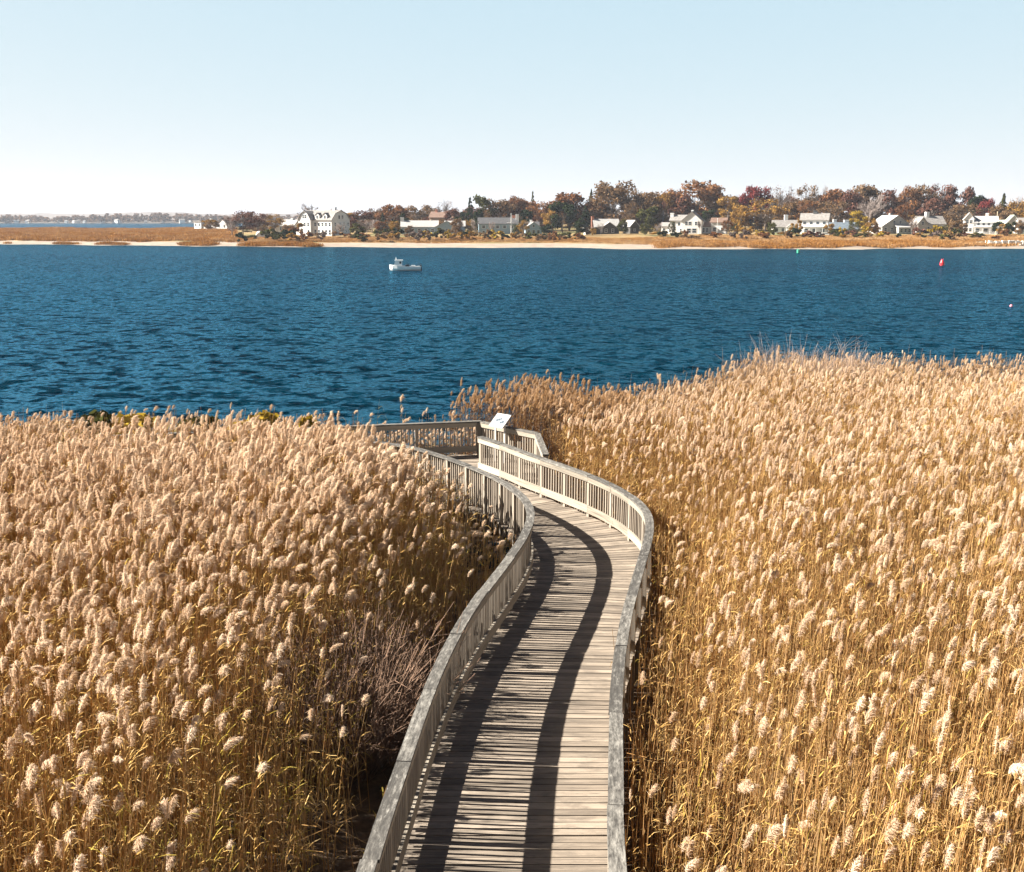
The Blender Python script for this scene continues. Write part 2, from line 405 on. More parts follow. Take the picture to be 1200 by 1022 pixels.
# ------------------------------------------------------------------ water
WZ = -1.15
m, nt, p = mat('bay_water')
pos = N(nt, 'ShaderNodeNewGeometry').outputs['Position']
def wv(scale, sx, sy, det, ang=12):
    r = N(nt, 'ShaderNodeVectorRotate', rotation_type='Z_AXIS'); r.inputs['Angle'].default_value = R_(ang); nt.links.new(pos, r.inputs['Vector'])
    return noise(nt, vscale(nt, r.outputs[0], (sx, sy, 1)), scale, det, .6, .3)
def nv(scale, sx, sy, det, ang, amp):
    r = N(nt, 'ShaderNodeVectorRotate', rotation_type='Z_AXIS'); r.inputs['Angle'].default_value = R_(ang); nt.links.new(pos, r.inputs['Vector'])
    n = N(nt, 'ShaderNodeTexNoise'); n.inputs['Scale'].default_value = scale; n.inputs['Detail'].default_value = det; n.inputs['Roughness'].default_value = .6
    nt.links.new(vscale(nt, r.outputs[0], (sx, sy, 1)), n.inputs['Vector'])
    v = N(nt, 'ShaderNodeVectorMath', operation='SUBTRACT'); nt.links.new(n.outputs['Color'], v.inputs[0]); v.inputs[1].default_value = (.5, .5, .5)
    return vscale(nt, v.outputs[0], (amp, amp * 1.3, 0))
def vadd(a, b):
    v = N(nt, 'ShaderNodeVectorMath', operation='ADD'); nt.links.new(a, v.inputs[0])
    if isinstance(b, tuple): v.inputs[1].default_value = b
    else: nt.links.new(b, v.inputs[1])
    return v.outputs[0]
# slopes of the wind waves straight from noise (not filtered with distance)
sl = vadd(vadd(nv(.95, .8, 1., 4, 12, 2.3), nv(3.2, .75, 1., 3, -14, 1.4)), nv(.16, .6, 1., 3, 20, .16))
nn = N(nt, 'ShaderNodeVectorMath', operation='NORMALIZE'); nt.links.new(vadd(sl, (0, 0, 1)), nn.inputs[0])
w3 = wv(.03, .4, 1., 3, 20)
cw = ramp(nt, [(.35, (.0005, .010, .019)), (.65, (.001, .017, .030))], w3).outputs[0]
out = nt.nodes['Material Output']; nt.nodes.remove(p)
df = N(nt, 'ShaderNodeBsdfDiffuse'); gl = N(nt, 'ShaderNodeBsdfGlossy'); fr_ = N(nt, 'ShaderNodeFresnel'); fr_.inputs['IOR'].default_value = 1.33
gl.inputs['Roughness'].default_value = .17; gl.inputs['Color'].default_value = (.17, .54, .80, 1)
for q in (df, gl, fr_): nt.links.new(nn.outputs[0], q.inputs['Normal'])
nt.links.new(cw, df.inputs['Color']); ms = N(nt, 'ShaderNodeMixShader'); nt.links.new(math_(nt, 'MULTIPLY', fr_.outputs[0], .75), ms.inputs[0])
nt.links.new(df.outputs[0], ms.inputs[1]); nt.links.new(gl.outputs[0], ms.inputs[2]); nt.links.new(ms.outputs[0], out.inputs['Surface'])
M['water'] = m
mb = MB(); mb.face([(-5500, -300, WZ), (5500, -300, WZ), (5500, 9000, WZ), (-5500, 9000, WZ)])
tag(mb.build('water', M['water']), 'wind rippled deep blue bay', kind='structure')

# ------------------------------------------------------------------ near bank (mud under the reeds)
LYs, LXs = LPATH.p[:, 1], LPATH.p[:, 0]
kL = np.argmax(LYs > 27.6); LYm, LXm = LYs[:kL], LXs[:kL]
def lx(y): return np.interp(y, LYm, LXm)
def rx(y): return np.interp(y, RPATH.p[:, 1], RPATH.p[:, 0])
def yb_right(x): return np.interp(x, [-3.2, -2.2, -.6, .6, 1.6, 3., 6.7, 9, 11, 15, 20, 26, 40], [31.9, 33.6, 33.8, 35.6, 34.6, 34., 37.6, 40.5, 42.4, 42., 41.2, 41., 42])
def yb_left(x): return np.interp(x, [-40, -20, -12, -9, -6.3, -5.2], [32.5, 32.8, 33., 33.2, 32.6, 31.6])
def bank_edge(x): return np.where(x < -3.6, np.where(x < -5.2, yb_left(x), 32.3), yb_right(x)) + .8
gx = np.arange(-42, 46, .5); gy = np.arange(-8, 52, .5); GX, GY = np.meshgrid(gx, gy)
def bank_z(X, Y):
    e = bank_edge(X) - Y
    z = -1.02 + .06 * np.sin(X * 1.7 + Y * .6) * np.cos(Y * 1.3 - X * .4) + .04 * np.sin(X * 4.1) * np.sin(Y * 3.7)
    z = z - np.clip(1.2 - e, 0, 4) * .35
    creek = np.exp(-(((X + .7) / .8) ** 2 + ((Y - 24.6) / .9) ** 2)) * .6
    return z - creek
GZ = bank_z(GX, GY); ny, nx = GX.shape
me = bpy.data.meshes.new('marsh_ground')
idx = np.arange(nx * ny).reshape(ny, nx)
me.from_pydata(np.stack([GX, GY, GZ], -1).reshape(-1, 3).tolist(), [], np.stack([idx[:-1, :-1], idx[:-1, 1:], idx[1:, 1:], idx[1:, :-1]], -1).reshape(-1, 4).tolist())
m, nt, p = mat('marsh_mud'); pos = N(nt, 'ShaderNodeNewGeometry').outputs['Position']
nt.links.new(ramp(nt, [(.3, (.03, .02, .012)), (.55, (.09, .055, .03)), (.75, (.2, .13, .07))], noise(nt, pos, 5., 6, .7)).outputs[0], p.inputs['Base Color']); p.inputs['Roughness'].default_value = .9
me.materials.append(m); tag(link('ground', me), 'dark mud and litter under the reeds', kind='structure')

# ------------------------------------------------------------------ reeds
def ribbon(pts, w0, w1, side):            # strip of quads along pts, (n-1,4,3)
    pts = np.array(pts, float); n = len(pts); side = np.array(side, float); side /= np.linalg.norm(side) + 1e-9
    ws = np.linspace(w0, w1, n)[:, None] * .5
    a = pts - side * ws; b = pts + side * ws
    return np.stack([a[:-1], b[:-1], b[1:], a[1:]], 1)
def reed(kind, seed):
    """one reed 3.2 m tall: stalk, drooping blades and (kind 'plume') a feathery head nodding to +x"""
    r = np.random.default_rng(seed); Q = []; MI = []
    Ht = 3.2; lean = r.normal(0, .10, 2); lean[0] += .12
    zs = np.linspace(0, Ht * (.9 if kind == 'plume' else 1.), 6)
    stem = np.stack([lean[0] * (zs / Ht) ** 2, lean[1] * (zs / Ht) ** 2, zs], 1)
    for a in (0, math.pi / 2):
        q = ribbon(stem, .016, .008, (math.cos(a + r.random()), math.sin(a + r.random()), 0)); Q.append(q); MI += [0] * len(q)
    nl = {'plume': 5, 'leafy': 8, 'bare': 2}[kind]
    for i in range(nl):
        z = Ht * r.uniform(.28, .90); t = z / Ht; b = np.array([lean[0] * t * t, lean[1] * t * t, z])
        az = r.normal(0, 1.2); L = r.uniform(.25, .5); up = r.uniform(.5, 1.7)
        d = np.array([math.cos(az), math.sin(az), 0]); pts = []
        for k in range(5):
            s = k / 4; pts.append(b + d * L * (s - .12 * s * s) + np.array([0, 0, 1]) * L * (up * s - (up + r.uniform(.05, .5)) * s * s * 1.0))
        sd_ = np.cross(d, (0, 0, 1)) + np.array([0, 0, r.normal(0, .35)])
        q = ribbon(pts, .016, .003, sd_); Q.append(q); MI += [1] * len(q)
    if kind == 'bare':
        for q in range(3):
            z = Ht * r.uniform(.35, .75); t = z / Ht; b = np.array([lean[0] * t * t + r.normal(0, .12), lean[1] * t * t + r.normal(0, .12), z]); az = r.uniform(0, 6.28); L = r.uniform(.5, 1.1)
            d = np.array([math.cos(az), math.sin(az), r.uniform(-.9, .35)]); e = b + d * L; lo = b + np.array([r.normal(0, .05), r.normal(0, .05), -z * .6])
            q_ = ribbon([lo, b, b + d * L * .5, e], .012, .006, r.normal(0, 1, 3) * (1, 1, .2)); Q.append(q_); MI += [0] * len(q_)
    if kind == 'plume':
        b = stem[-1]; L = r.uniform(.19, .34); bend = r.uniform(.2, 1.1); az = r.normal(0, .35); W = r.uniform(.75, 1.35)
        d = np.array([math.cos(az), math.sin(az), 0])
        ax = [b + np.array([0, 0, 1]) * L * (s - bend * .5 * s * s) + d * L * bend * .75 * s * s for s in np.linspace(0, 1, 12)]
        ax = np.array(ax)
        for i in range(860):
            s = r.beta(1.15, 1.2); k = s * 11; k0 = min(int(k), 10); c = ax[k0] + (ax[k0 + 1] - ax[k0]) * (k - k0); tan = ax[k0 + 1] - ax[k0]; tan /= np.linalg.norm(tan)
            tan = tan + r.normal(0, .3, 3); tan /= np.linalg.norm(tan); rad = r.normal(0, 1, 3) + d * .35; rad -= tan * rad.dot(tan); rad /= np.linalg.norm(rad)
            env = math.sin(math.pi * min(1, .16 + s * .86)) ** .6
            ln = r.uniform(.018, .062) * env * W * (1.5 if r.random() < .15 else 1.); o = tan * r.uniform(.4, 1.2) + rad * r.uniform(.3, 1.) + d * .45 * bend
            p1 = c + o * ln * .6; p2 = c + o * ln + np.array([0, 0, -1]) * ln * .28 + d * ln * .2
            q = ribbon([c, p1, p2], .0062, .003, r.normal(0, 1, 3)); Q.append(q); MI += [2] * len(q)
    return np.concatenate(Q), MI
src = bpy.data.collections.new('reed_kinds')
NP, NL = 14, 7
kinds = [('plume', 100 + i) for i in range(NP)] + [('leafy', 200 + i) for i in range(4)] + [('bare', 300 + i) for i in range(3)] + [('green', 400 + i) for i in range(2)]
for i, (k, sdd) in enumerate(kinds):
    V, MI = reed('leafy' if k == 'green' else k, sdd)
    me = quads_mesh('reed_%02d' % i, V, [M['reed_stem'], M['reed_green'] if k == 'green' else M['reed_leaf'], M['plume']], MI)
    src.objects.link(bpy.data.objects.new('reed_%02d' % i, me))

def scatter_nodes(coll):
    ng = bpy.data.node_groups.new('scatter_' + coll.name, 'GeometryNodeTree')
    ng.interface.new_socket('Geometry', in_out='INPUT', socket_type='NodeSocketGeometry')
    ng.interface.new_socket('Geometry', in_out='OUTPUT', socket_type='NodeSocketGeometry')
    gi = ng.nodes.new('NodeGroupInput'); go = ng.nodes.new('NodeGroupOutput')
    ci = ng.nodes.new('GeometryNodeCollectionInfo'); ci.inputs['Collection'].default_value = coll
    ci.inputs['Separate Children'].default_value = True; ci.inputs['Reset Children'].default_value = True
    ip = ng.nodes.new('GeometryNodeInstanceOnPoints'); ip.inputs['Pick Instance'].default_value = True
    def na(n, t):
        a = ng.nodes.new('GeometryNodeInputNamedAttribute'); a.data_type = t; a.inputs['Name'].default_value = n
        return a.outputs['Attribute']
    ng.links.new(gi.outputs[0], ip.inputs['Points']); ng.links.new(ci.outputs[0], ip.inputs['Instance'])
    ng.links.new(na('idx', 'INT'), ip.inputs['Instance Index'])
    er = ng.nodes.new('FunctionNodeEulerToRotation'); ng.links.new(na('rot', 'FLOAT_VECTOR'), er.inputs[0])
    ng.links.new(er.outputs[0], ip.inputs['Rotation']); ng.links.new(na('scl', 'FLOAT_VECTOR'), ip.inputs['Scale'])
    ng.links.new(ip.outputs[0], go.inputs[0]); return ng
def scatter(name, P, rot, scl, idx, tint, ng, mats=()):
    me = bpy.data.meshes.new(name); me.from_pydata(P.tolist(), [], [])
    for nme, ty, dat, key in (('rot', 'FLOAT_VECTOR', rot, 'vector'), ('scl', 'FLOAT_VECTOR', scl, 'vector'), ('idx', 'INT', idx, 'value'), ('tint', 'FLOAT', tint, 'value')):
        a = me.attributes.new(nme, ty, 'POINT'); a.data.foreach_set(key, np.ascontiguousarray(dat).ravel())
    o = link(name, me); md = o.modifiers.new('scatter', 'NODES'); md.node_group = ng
    return o
NG_REED = scatter_nodes(src)
def smooth_noise(X, Y, sc, seed):
    r = np.random.default_rng(seed); out = np.zeros_like(X)
    for k in range(6):
        a = r.uniform(0, 2 * math.pi); f = sc * r.uniform(.6, 1.8); out += np.sin((X * math.cos(a) + Y * math.sin(a)) * f + r.uniform(0, 6.28))
    return out / 6
def dist_to(path_pts, X, Y):
    pp = path_pts[::6]; out = np.full(X.shape, 1e9)
    for q in pp: out = np.minimum(out, (X - q[0]) ** 2 + (Y - q[1]) ** 2)
    return np.sqrt(out)
def field(density, x0, x1, y0, y1):
    st = 1 / math.sqrt(density); X, Y = np.meshgrid(np.arange(x0, x1, st), np.arange(y0, y1, st))
    X = X + rng.uniform(-.6, .6, X.shape) * st; Y = Y + rng.uniform(-.6, .6, Y.shape) * st
    return X.ravel(), Y.ravel()
def make_bed(name, label, X, Y, ztop, pplume, pgreen, tint, droop=0., size=1.):
    n = len(X); Z = bank_z(X, Y) - .03; h = (ztop - Z) / 3.08
    az = rng.normal(droop, .75, n)
    rot = np.stack([rng.normal(0, .075, n), rng.normal(.03, .075, n), az], 1)
    sxy = np.clip(.55 + .45 * h, .5, 1.15) * rng.uniform(.68, 1.22, n) * size
    scl = np.stack([sxy, sxy, h], 1)
    u = rng.random(n); idx = np.where(u < pplume, rng.integers(0, NP, n), np.where(rng.random(n) < pgreen, rng.integers(NP + 7, NP + 9, n), rng.integers(NP, NP + 7, n)))
    o = scatter(name, np.stack([X, Y, Z], 1), rot.astype(np.float32), scl.astype(np.float32), idx.astype(np.int32), tint.astype(np.float32), NG_REED)
    return tag(o, label, 'reeds', kind='stuff')

# left bed
X, Y = field(50, -26, 1, 3.5, 33.6)
ok = (np.abs(X) < .5 * Y * 1.03 + 5.) & (X < np.where(Y < 27.4, lx(Y), -3.3) - .32) & (Y < np.where(X < -5.2, yb_left(X), 0))
near = (Y < 27.2 + (X + 3.2) * .2 - .35) & (X < np.where(Y < 27.4, lx(Y), -3.3) - .32) & (np.abs(X) < .5 * Y * 1.03 + 5.)
far = (X < -6.2) & (Y > 31.3 + (X + 1.) * .2) & (Y < yb_left(X)) & (np.abs(X) < .5 * Y * 1.03 + 4.)
near |= (X < -12.4) & (Y < yb_left(X)) & (np.abs(X) < .5 * Y * 1.03 + 5.)
mid = (X > -6.3) & (X < -1.1) & (Y > 31.2 + (X + 1.) * .2 + .2) & (Y < 32.4 + rng.uniform(-.4, .3, X.shape))
ok = (near & ~((X > -12.4) & (Y > 26.35 + (X + 12.) * .2))) | far | mid
dl = dist_to(LPATH.p, X, Y)
creek = ((X + .75) / .75) ** 2 + ((Y - 22.6) / 1.5) ** 2
ok &= creek > rng.uniform(.7, 1.3, X.shape)
keep = rng.random(X.shape) < np.where(Y > 19.3, np.clip((dl - .1) / .8, .25, 1.), np.clip((dl - .7) / 1.6, .05, 1.))
ok &= keep; X, Y, dl = X[ok], Y[ok], dl[ok]
zt = np.interp(Y, [8, 17, 24], [1.75, 2.0, 2.2]) + .30 * smooth_noise(X, Y, .55, 3) + .22 * smooth_noise(X, Y, 1.6, 4) + rng.normal(0, .24, X.shape)
zt = np.where((Y > 21.5) & (X < -5) & (Y < 30), np.minimum(2.08, 7.1 - .199 * Y) + .3 * smooth_noise(X, Y, 1.1, 6) + rng.normal(0, .17, X.shape) + np.where(rng.random(X.shape) < .05, .35, 0), zt)
zt = np.where((Y > 24) & (X > -8), np.minimum(zt, 1.66 + .15 * (-X - 2) + rng.normal(0, .14, X.shape)), zt)
zt = np.where(Y > 30, .72 + .22 * smooth_noise(X, Y, 1.1, 61) + rng.normal(0, .2, X.shape), zt)
zt = np.where((X > -6.3) & (Y > 30), np.where(rng.random(X.shape) < .04, 1.5, .55) + rng.normal(0, .2, X.shape), zt)
zt = np.minimum(zt, np.where((Y < 24) | (X > -4.2), .25, 1.2) + .60 * dl + rng.normal(0, .2, X.shape))
pp = np.clip(np.interp(Y, [8, 13, 18, 24], [.30, .48, .78, .92]), 0, 1) * np.interp(dl, [.5, 2.0, 3.2], [.12, .45, 1.])
tn = np.clip(.12 + .2 * smooth_noise(X, Y, .8, 8) + rng.normal(0, .1, X.shape), 0, .6)
make_bed('reed_bed', 'bed of common reeds with pale fluffy heads left of the boardwalk', X, Y, np.maximum(zt, -.35), pp, .06 + .25 * (dl < 2.6), tn, size=.9)
# right bed
X, Y = field(54, -3.2, 32, 3.5, 43)
ok = (np.abs(X) < .5 * Y * 1.03 + 5.) & (Y < yb_right(X)) & (X > np.where(Y < 28.9, rx(Y), -3.2) + .14)
ok &= ~((X < 1.25) & (Y > 25.5) & (Y < 29.8)) & ~((X + Y < 30.75) & (X < 1.25) & (Y > 25.5)) & ~((X < -.9) & (Y < 31.9 ))
dr = dist_to(RPATH.p, X, Y)
ok &= rng.random(X.shape) < np.clip((dr - .05) / .6, .5, 1.)
X, Y, dr = X[ok], Y[ok], dr[ok]
zt = 1.80 + .26 * smooth_noise(X, Y, .5, 13) + .18 * smooth_noise(X, Y, 1.5, 14) + rng.normal(0, .22, X.shape)
zt = zt - np.interp(Y, [28, 37], [0, .32])
zt = np.minimum(zt, .75 + .65 * dr + rng.normal(0, .22, X.shape))
behind = (X < 3.4) & (Y > 29.6 )
zt = np.where(behind, 1.72 - np.clip((-1.2 - X) * .75, 0, 1.2) + np.where((X < -1.6) & (rng.random(X.shape) < .12), .6, 0) + .3 * smooth_noise(X, Y, 1.3, 5) + rng.normal(0, .16, X.shape), zt)
pp = np.interp(Y, [8, 14, 22, 30], [.19, .24, .33, .48]) * np.interp(dr, [.2, 1.6], [.25, 1.]); pp = np.where(behind, .85, pp)
tn = np.clip(.20 + .18 * smooth_noise(X, Y, .8, 18) + rng.normal(0, .08, X.shape), 0, .5); tn = np.where(behind, np.clip(rng.normal(.85, .2, X.shape) , .3, 1.), tn)
edge = (yb_right(X) - Y < 2.6) & (X > 3); tn = np.where(edge, tn + rng.uniform(.1, .5, X.shape), tn)
make_bed('reed_bed', 'golden bed of common reeds right of the boardwalk and around the platform', X, Y, zt, pp, .06, tn, size=.76)


hz = MB(); hz.box((-6200, -500, -6), (6200, 9800, 70)); m = bpy.data.materials.new('haze'); m.use_nodes = True; nt = m.node_tree
nt.nodes.remove(nt.nodes['Principled BSDF']); vp_ = N(nt, 'ShaderNodeVolumePrincipled'); vp_.inputs['Color'].default_value = (.72, .80, .95, 1); vp_.inputs['Density'].default_value = .00011; vp_.inputs['Anisotropy'].default_value = .1
nt.links.new(vp_.outputs[0], nt.nodes['Material Output'].inputs['Volume'])
tag(hz.build('haze', m), 'thin blue haze over the bay', 'haze', kind='stuff')
# ------------------------------------------------------------------ far shore: land, beach, marsh grass
PXS = [-120, 0, 150, 300, 450, 600, 700, 800, 1000, 1200, 1330]
YSH = [345, 338, 322, 308, 300, 299, 292, 284, 283, 290, 296]
XSH = [px_x(p, d, WZ) for p, d in zip(PXS, YSH)]
def shore_y(x): return np.interp(x, XSH, YSH) + 1.6 * np.sin(x * .13) + .9 * np.sin(x * .37 + 1)
def back_y(x):
    return np.interp(x, [-520, -350, -250, -215, -190, -160, 500], [610, 610, 620, 630, 720, 900, 900])
def land_z(x, y):
    t = y - shore_y(x)
    hi = np.interp(x, [-400, -190, -120, -80, 300], [.0, .25, 1.1, 1.3, 1.4])
    z = np.interp(t, [-20, 0, 7, 14, 40], [-1.9, -1.13, -.35, -.05, .25]) + np.clip((t - 18) / 55, 0, 1) * (hi - .1) + np.clip((t - 75) / 100, 0, 2) * np.interp(x, [-230, -120, 0], [0, .5, 1.2])
    z = z + .12 * np.sin(x * .21 + y * .05) + .1 * np.sin(y * .17 - x * .07)
    z = z + 1.1 * np.exp(-(((x + 258) / 28) ** 2 + ((y - 600) / 60) ** 2))      # dune
    b = back_y(x) - y
    return np.where(b < 30, np.minimum(z, -1.9 + b * .03 + .9 * (b > 0)), z)
gx = np.arange(-430, 361, 4.); gy = np.concatenate([np.arange(270, 380, 2.5), np.arange(380, 920, 8.)]); GX, GY = np.meshgrid(gx, gy)
GZ = land_z(GX, GY); ny, nx = GX.shape; idx = np.arange(nx * ny).reshape(ny, nx)
me = bpy.data.meshes.new('far_land')
me.from_pydata(np.stack([GX, GY, GZ], -1).reshape(-1, 3).tolist(), [], np.stack([idx[:-1, :-1], idx[:-1, 1:], idx[1:, 1:], idx[1:, :-1]], -1).reshape(-1, 4).tolist())
m, nt, p = mat('far_land'); pos = N(nt, 'ShaderNodeNewGeometry').outputs['Position']; sep = N(nt, 'ShaderNodeSeparateXYZ'); nt.links.new(pos, sep.inputs[0])
gr = ramp(nt, [(.3, (.13, .08, .025)), (.5, (.22, .14, .045)), (.62, (.10, .11, .025)), (.8, (.28, .19, .085))], noise(nt, pos, .035, 5, .65)).outputs[0]
sand = ramp(nt, [(.3, (.20, .155, .12)), (.7, (.29, .235, .185))], noise(nt, pos, .4, 5)).outputs[0]
hz = math_(nt, 'ADD', sep.outputs['Z'], math_(nt, 'MULTIPLY', noise(nt, pos, .12, 4), .5))
c = mix(nt, ramp(nt, [(.44, (0, 0, 0)), (.47, (1, 1, 1))], math_(nt, 'MULTIPLY_ADD', hz, .25)).outputs[0], sand, gr)
for l in list(nt.links):
    pass
nt.links.new(c, p.inputs['Base Color']); p.inputs['Roughness'].default_value = 1.; me.materials.append(m)
# z -> ramp position: hz*.25 + .5
for n_ in nt.nodes:
    if n_.type == 'MATH' and n_.operation == 'MULTIPLY_ADD': n_.inputs[2].default_value = .44
me.polygons.foreach_set('use_smooth', np.ones(len(me.polygons), dtype=bool))
tag(link('far_land', me), 'low grassy headland with a pale sand beach across the bay', kind='structure')

# marsh grass: tufts instanced along the shore and over the spit
tc_ = bpy.data.collections.new('marsh_tufts')
for i in range(3):
    r = np.random.default_rng(50 + i); Q = []
    for k in range(70):
        b = np.array([r.normal(0, .8), r.normal(0, .8), 0]); h = r.uniform(.45, .95); d = np.array([r.normal(0, .25), r.normal(0, .25), 1])
        Q.append(ribbon([b, b + d * h * .55, b + d * h + np.array([.12, 0, -.05])], .16, .05, r.normal(0, 1, 3) * (1, 1, .1)))
    me = quads_mesh('tuft_%d' % i, np.concatenate(Q), M['marsh']); tc_.objects.link(bpy.data.objects.new('tuft_%d' % i, me))
NG_T = scatter_nodes(tc_)
def marsh(name, label, px0, px1, t0, t1, n, sc, tint, thr=None, seed=1):
    r = np.random.default_rng(seed); px = r.uniform(px0, px1, n); t = r.uniform(t0, t1, n)
    x = np.array([px_x(a, 310) for a in px]); y = shore_y(x) + t
    x = x * y / 310.
    if thr is not None:
        k = smooth_noise(px * .05, t * .2, 1.2, seed) > thr; x, y = x[k], y[k]
    z = land_z(x, y); k = (z > -1.05); x, y, z = x[k], y[k], z[k]; n = len(x)
    s = r.uniform(.7, 1.25, n) * sc
    o = scatter(name, np.stack([x, y, z - .03], 1), np.stack([np.zeros(n), np.zeros(n), r.uniform(0, 6.28, n)], 1).astype(np.float32), np.stack([s, s, s], 1).astype(np.float32), r.integers(0, 3, n).astype(np.int32), np.clip(tint + .38 * smooth_noise(x * .35, y * .12, 1., seed + 70) + r.normal(0, .12, n), 0, 1).astype(np.float32), NG_T)
    return tag(o, label, 'marsh grass', kind='stuff')
marsh('marsh_grass', 'flat orange marsh grass covering the low spit at the left', -30, 275, 13, 330, 9000, 1.0, .15, seed=3)
marsh('marsh_grass', 'thin band of orange grass at the foot of the left beach', -20, 175, 1.0, 4., 500, .8, .05, -.15, 4)
marsh('marsh_grass', 'dark orange grass tongues at the waterline before the left beach', 215, 372, .5, 5., 700, .9, .0, -.2, 5)
marsh('marsh_grass', 'dry tan grass behind the middle beach', 275, 800, 13, 45, 3000, .5, .4, seed=6)
marsh('marsh_grass', 'broad orange grass fringe along the right shore', 770, 1300, 3., 24, 3600, .75, .12, -.55, 7)
marsh('marsh_grass', 'pale tan grass slope behind the orange fringe on the right', 800, 1300, 22, 58, 3000, .75, .5, seed=8)

# ------------------------------------------------------------------ trees
def crown_quads(seed, n=4400, lobes=26, zlo=.06, size=.021, fill=.35, wide=.42):
    r = np.random.default_rng(seed); P = []
    C = []
    for i in range(lobes):
        a = r.uniform(0, 6.28); zz = zlo + .10 + (.80 - zlo) * r.beta(1.5, 1.15); rr = wide * math.sqrt(max(.05, 1 - ((zz - .52) / .48) ** 2)) * r.uniform(.45, 1)
        C.append((math.cos(a) * rr, math.sin(a) * rr, zz, r.uniform(.09, .17)))
    for i in range(n):
        c = C[r.integers(lobes)]; v = r.normal(0, 1, 3); v /= np.linalg.norm(v)
        q = c[3] * (r.uniform(.55, 1.08) if r.random() > fill else r.uniform(0, .8))
        p = np.array(c[:3]) + v * q * np.array([1.15, 1.15, .8]); p[2] = max(p[2], zlo * .7); P.append((p, v))
    V = np.empty((n, 4, 3))
    for i, (p, v) in enumerate(P):
        nrm = v + r.normal(0, .7, 3); nrm /= np.linalg.norm(nrm); a = np.cross(nrm, r.normal(0, 1, 3)); a /= np.linalg.norm(a); b = np.cross(nrm, a)
        s = size * r.uniform(.6, 1.35); V[i] = [p - a * s - b * s * .6, p + a * s - b * s * .6, p + a * s * .8 + b * s * .6, p - a * s * .8 + b * s * .6]
    return V, C
def limb_mesh(name, seed, m, C=None, trunk_r=.022, twigs=0, spread=.42):
    r = np.random.default_rng(seed); mb = MB(); top = np.array([r.normal(0, .02), r.normal(0, .02), .5])
    mb.tube([(0, 0, -.05), (top[0] * .5, top[1] * .5, .22), tuple(top)], trunk_r, trunk_r * .55, 6)
    ends = C or []
    if not ends:
        ends = [(math.cos(a) * spread * r.uniform(.3, 1), math.sin(a) * spread * r.uniform(.3, 1), r.uniform(.55, .95), .1) for a in r.uniform(0, 6.28, 13)]
    tips = []
    for c in ends:
        s = top * r.uniform(.35, 1.0); e = np.array(c[:3]); mid = (s + e) / 2 + np.array([0, 0, .03]) + r.normal(0, .02, 3)
        mb.tube([s, mid, e], trunk_r * .42, trunk_r * .15, 4); tips += [(mid, e), (s * .5 + mid * .5, mid)]
    for k in range(twigs):
        a, b = tips[r.integers(len(tips))]; s = a + (b - a) * r.uniform(.2, 1); d = (b - a); d /= np.linalg.norm(d); d = d + r.normal(0, .55, 3) + (0, 0, .35); d /= np.linalg.norm(d)
        L = r.uniform(.07, .2); e = s + d * L; m1 = (s + e) / 2 + r.normal(0, .012, 3)
        mb.tube([s, m1, e], .0042, .0016, 3)
        for q in range(3):
            s2 = s + (e - s) * r.uniform(.3, .95); d2 = d + r.normal(0, .7, 3); e2 = s2 + d2 / np.linalg.norm(d2) * L * r.uniform(.3, .6)
            mb.tube([s2, e2], .0028, .0012, 3)
    return mb.mesh(name, m)
def conifer_quads(seed, n=1700, wide=.5):
    r = np.random.default_rng(seed); V = np.empty((n, 4, 3)); nb = 70
    B = [(r.uniform(.06, .97), r.uniform(0, 6.28), r.uniform(.7, 1.15)) for _ in range(nb)]
    for i in range(n):
        z, a, l = B[r.integers(nb)]; R = wide * (1 - z) ** .85 * l + .012; s = r.uniform(.15, 1) ** .7
        a2 = a + r.normal(0, .16); p = np.array([math.cos(a2) * R * s, math.sin(a2) * R * s, z + .05 - .10 * s * s * (1.2 - z) + r.normal(0, .012)])
        nrm = np.array([math.cos(a2) * .5, math.sin(a2) * .5, .8]) + r.normal(0, .5, 3); nrm /= np.linalg.norm(nrm); u = np.cross(nrm, r.normal(0, 1, 3)); u /= np.linalg.norm(u); w_ = np.cross(nrm, u)
        q = r.uniform(.016, .034); V[i] = [p - u * q - w_ * q * .5, p + u * q - w_ * q * .5, p + u * q + w_ * q * .5, p - u * q + w_ * q * .5]
    return V
TR = {'round': [], 'tall': [], 'sparse': [], 'bare': [], 'conifer': [], 'dense': [], 'pine': []}
def reg(k, V, limb): TR[k].append((V, limb))
_m0 = M['bark']
for i in range(4):
    V, C = crown_quads(600 + i); reg('round', V, limb_mesh('trunk', 600 + i, _m0, C))
for i in range(3):
    V, C = crown_quads(620 + i, 4000, 20, .04, .022, .35, .36); reg('tall', V, limb_mesh('trunk', 620 + i, _m0, C))
for i in range(3):
    V, C = crown_quads(640 + i, 2600, 26, .10, .0175, .6, .40); reg('sparse', V, limb_mesh('trunk', 640 + i, _m0, C, .02, 160))
for i in range(3):
    V, C = crown_quads(660 + i, 130, 12, .3, .016, .6, .4); reg('bare', V, limb_mesh('trunk', 660 + i, M['grey_twig'], None, .02, 330))
for i in range(2): reg('conifer', conifer_quads(680 + i), limb_mesh('trunk', 680 + i, _m0, [(0, 0, .93, .1)], .014))
for i in range(2):
    V, C = crown_quads(690 + i, 2300, 12, .05, .030, .3, .36); reg('dense', V, limb_mesh('trunk', 690 + i, _m0, C))
for i in range(2):
    V, C = crown_quads(695 + i, 900, 7, .42, .028, .3, .42); reg('pine', V, limb_mesh('trunk', 695 + i, _m0, C, .018))
CROWN = {}
def crown_mesh(shape, i, col):
    k = (shape, i, col)
    if k not in CROWN: CROWN[k] = quads_mesh('crown', TR[shape][i][0], M[col])
    return CROWN[k]
TREES = []
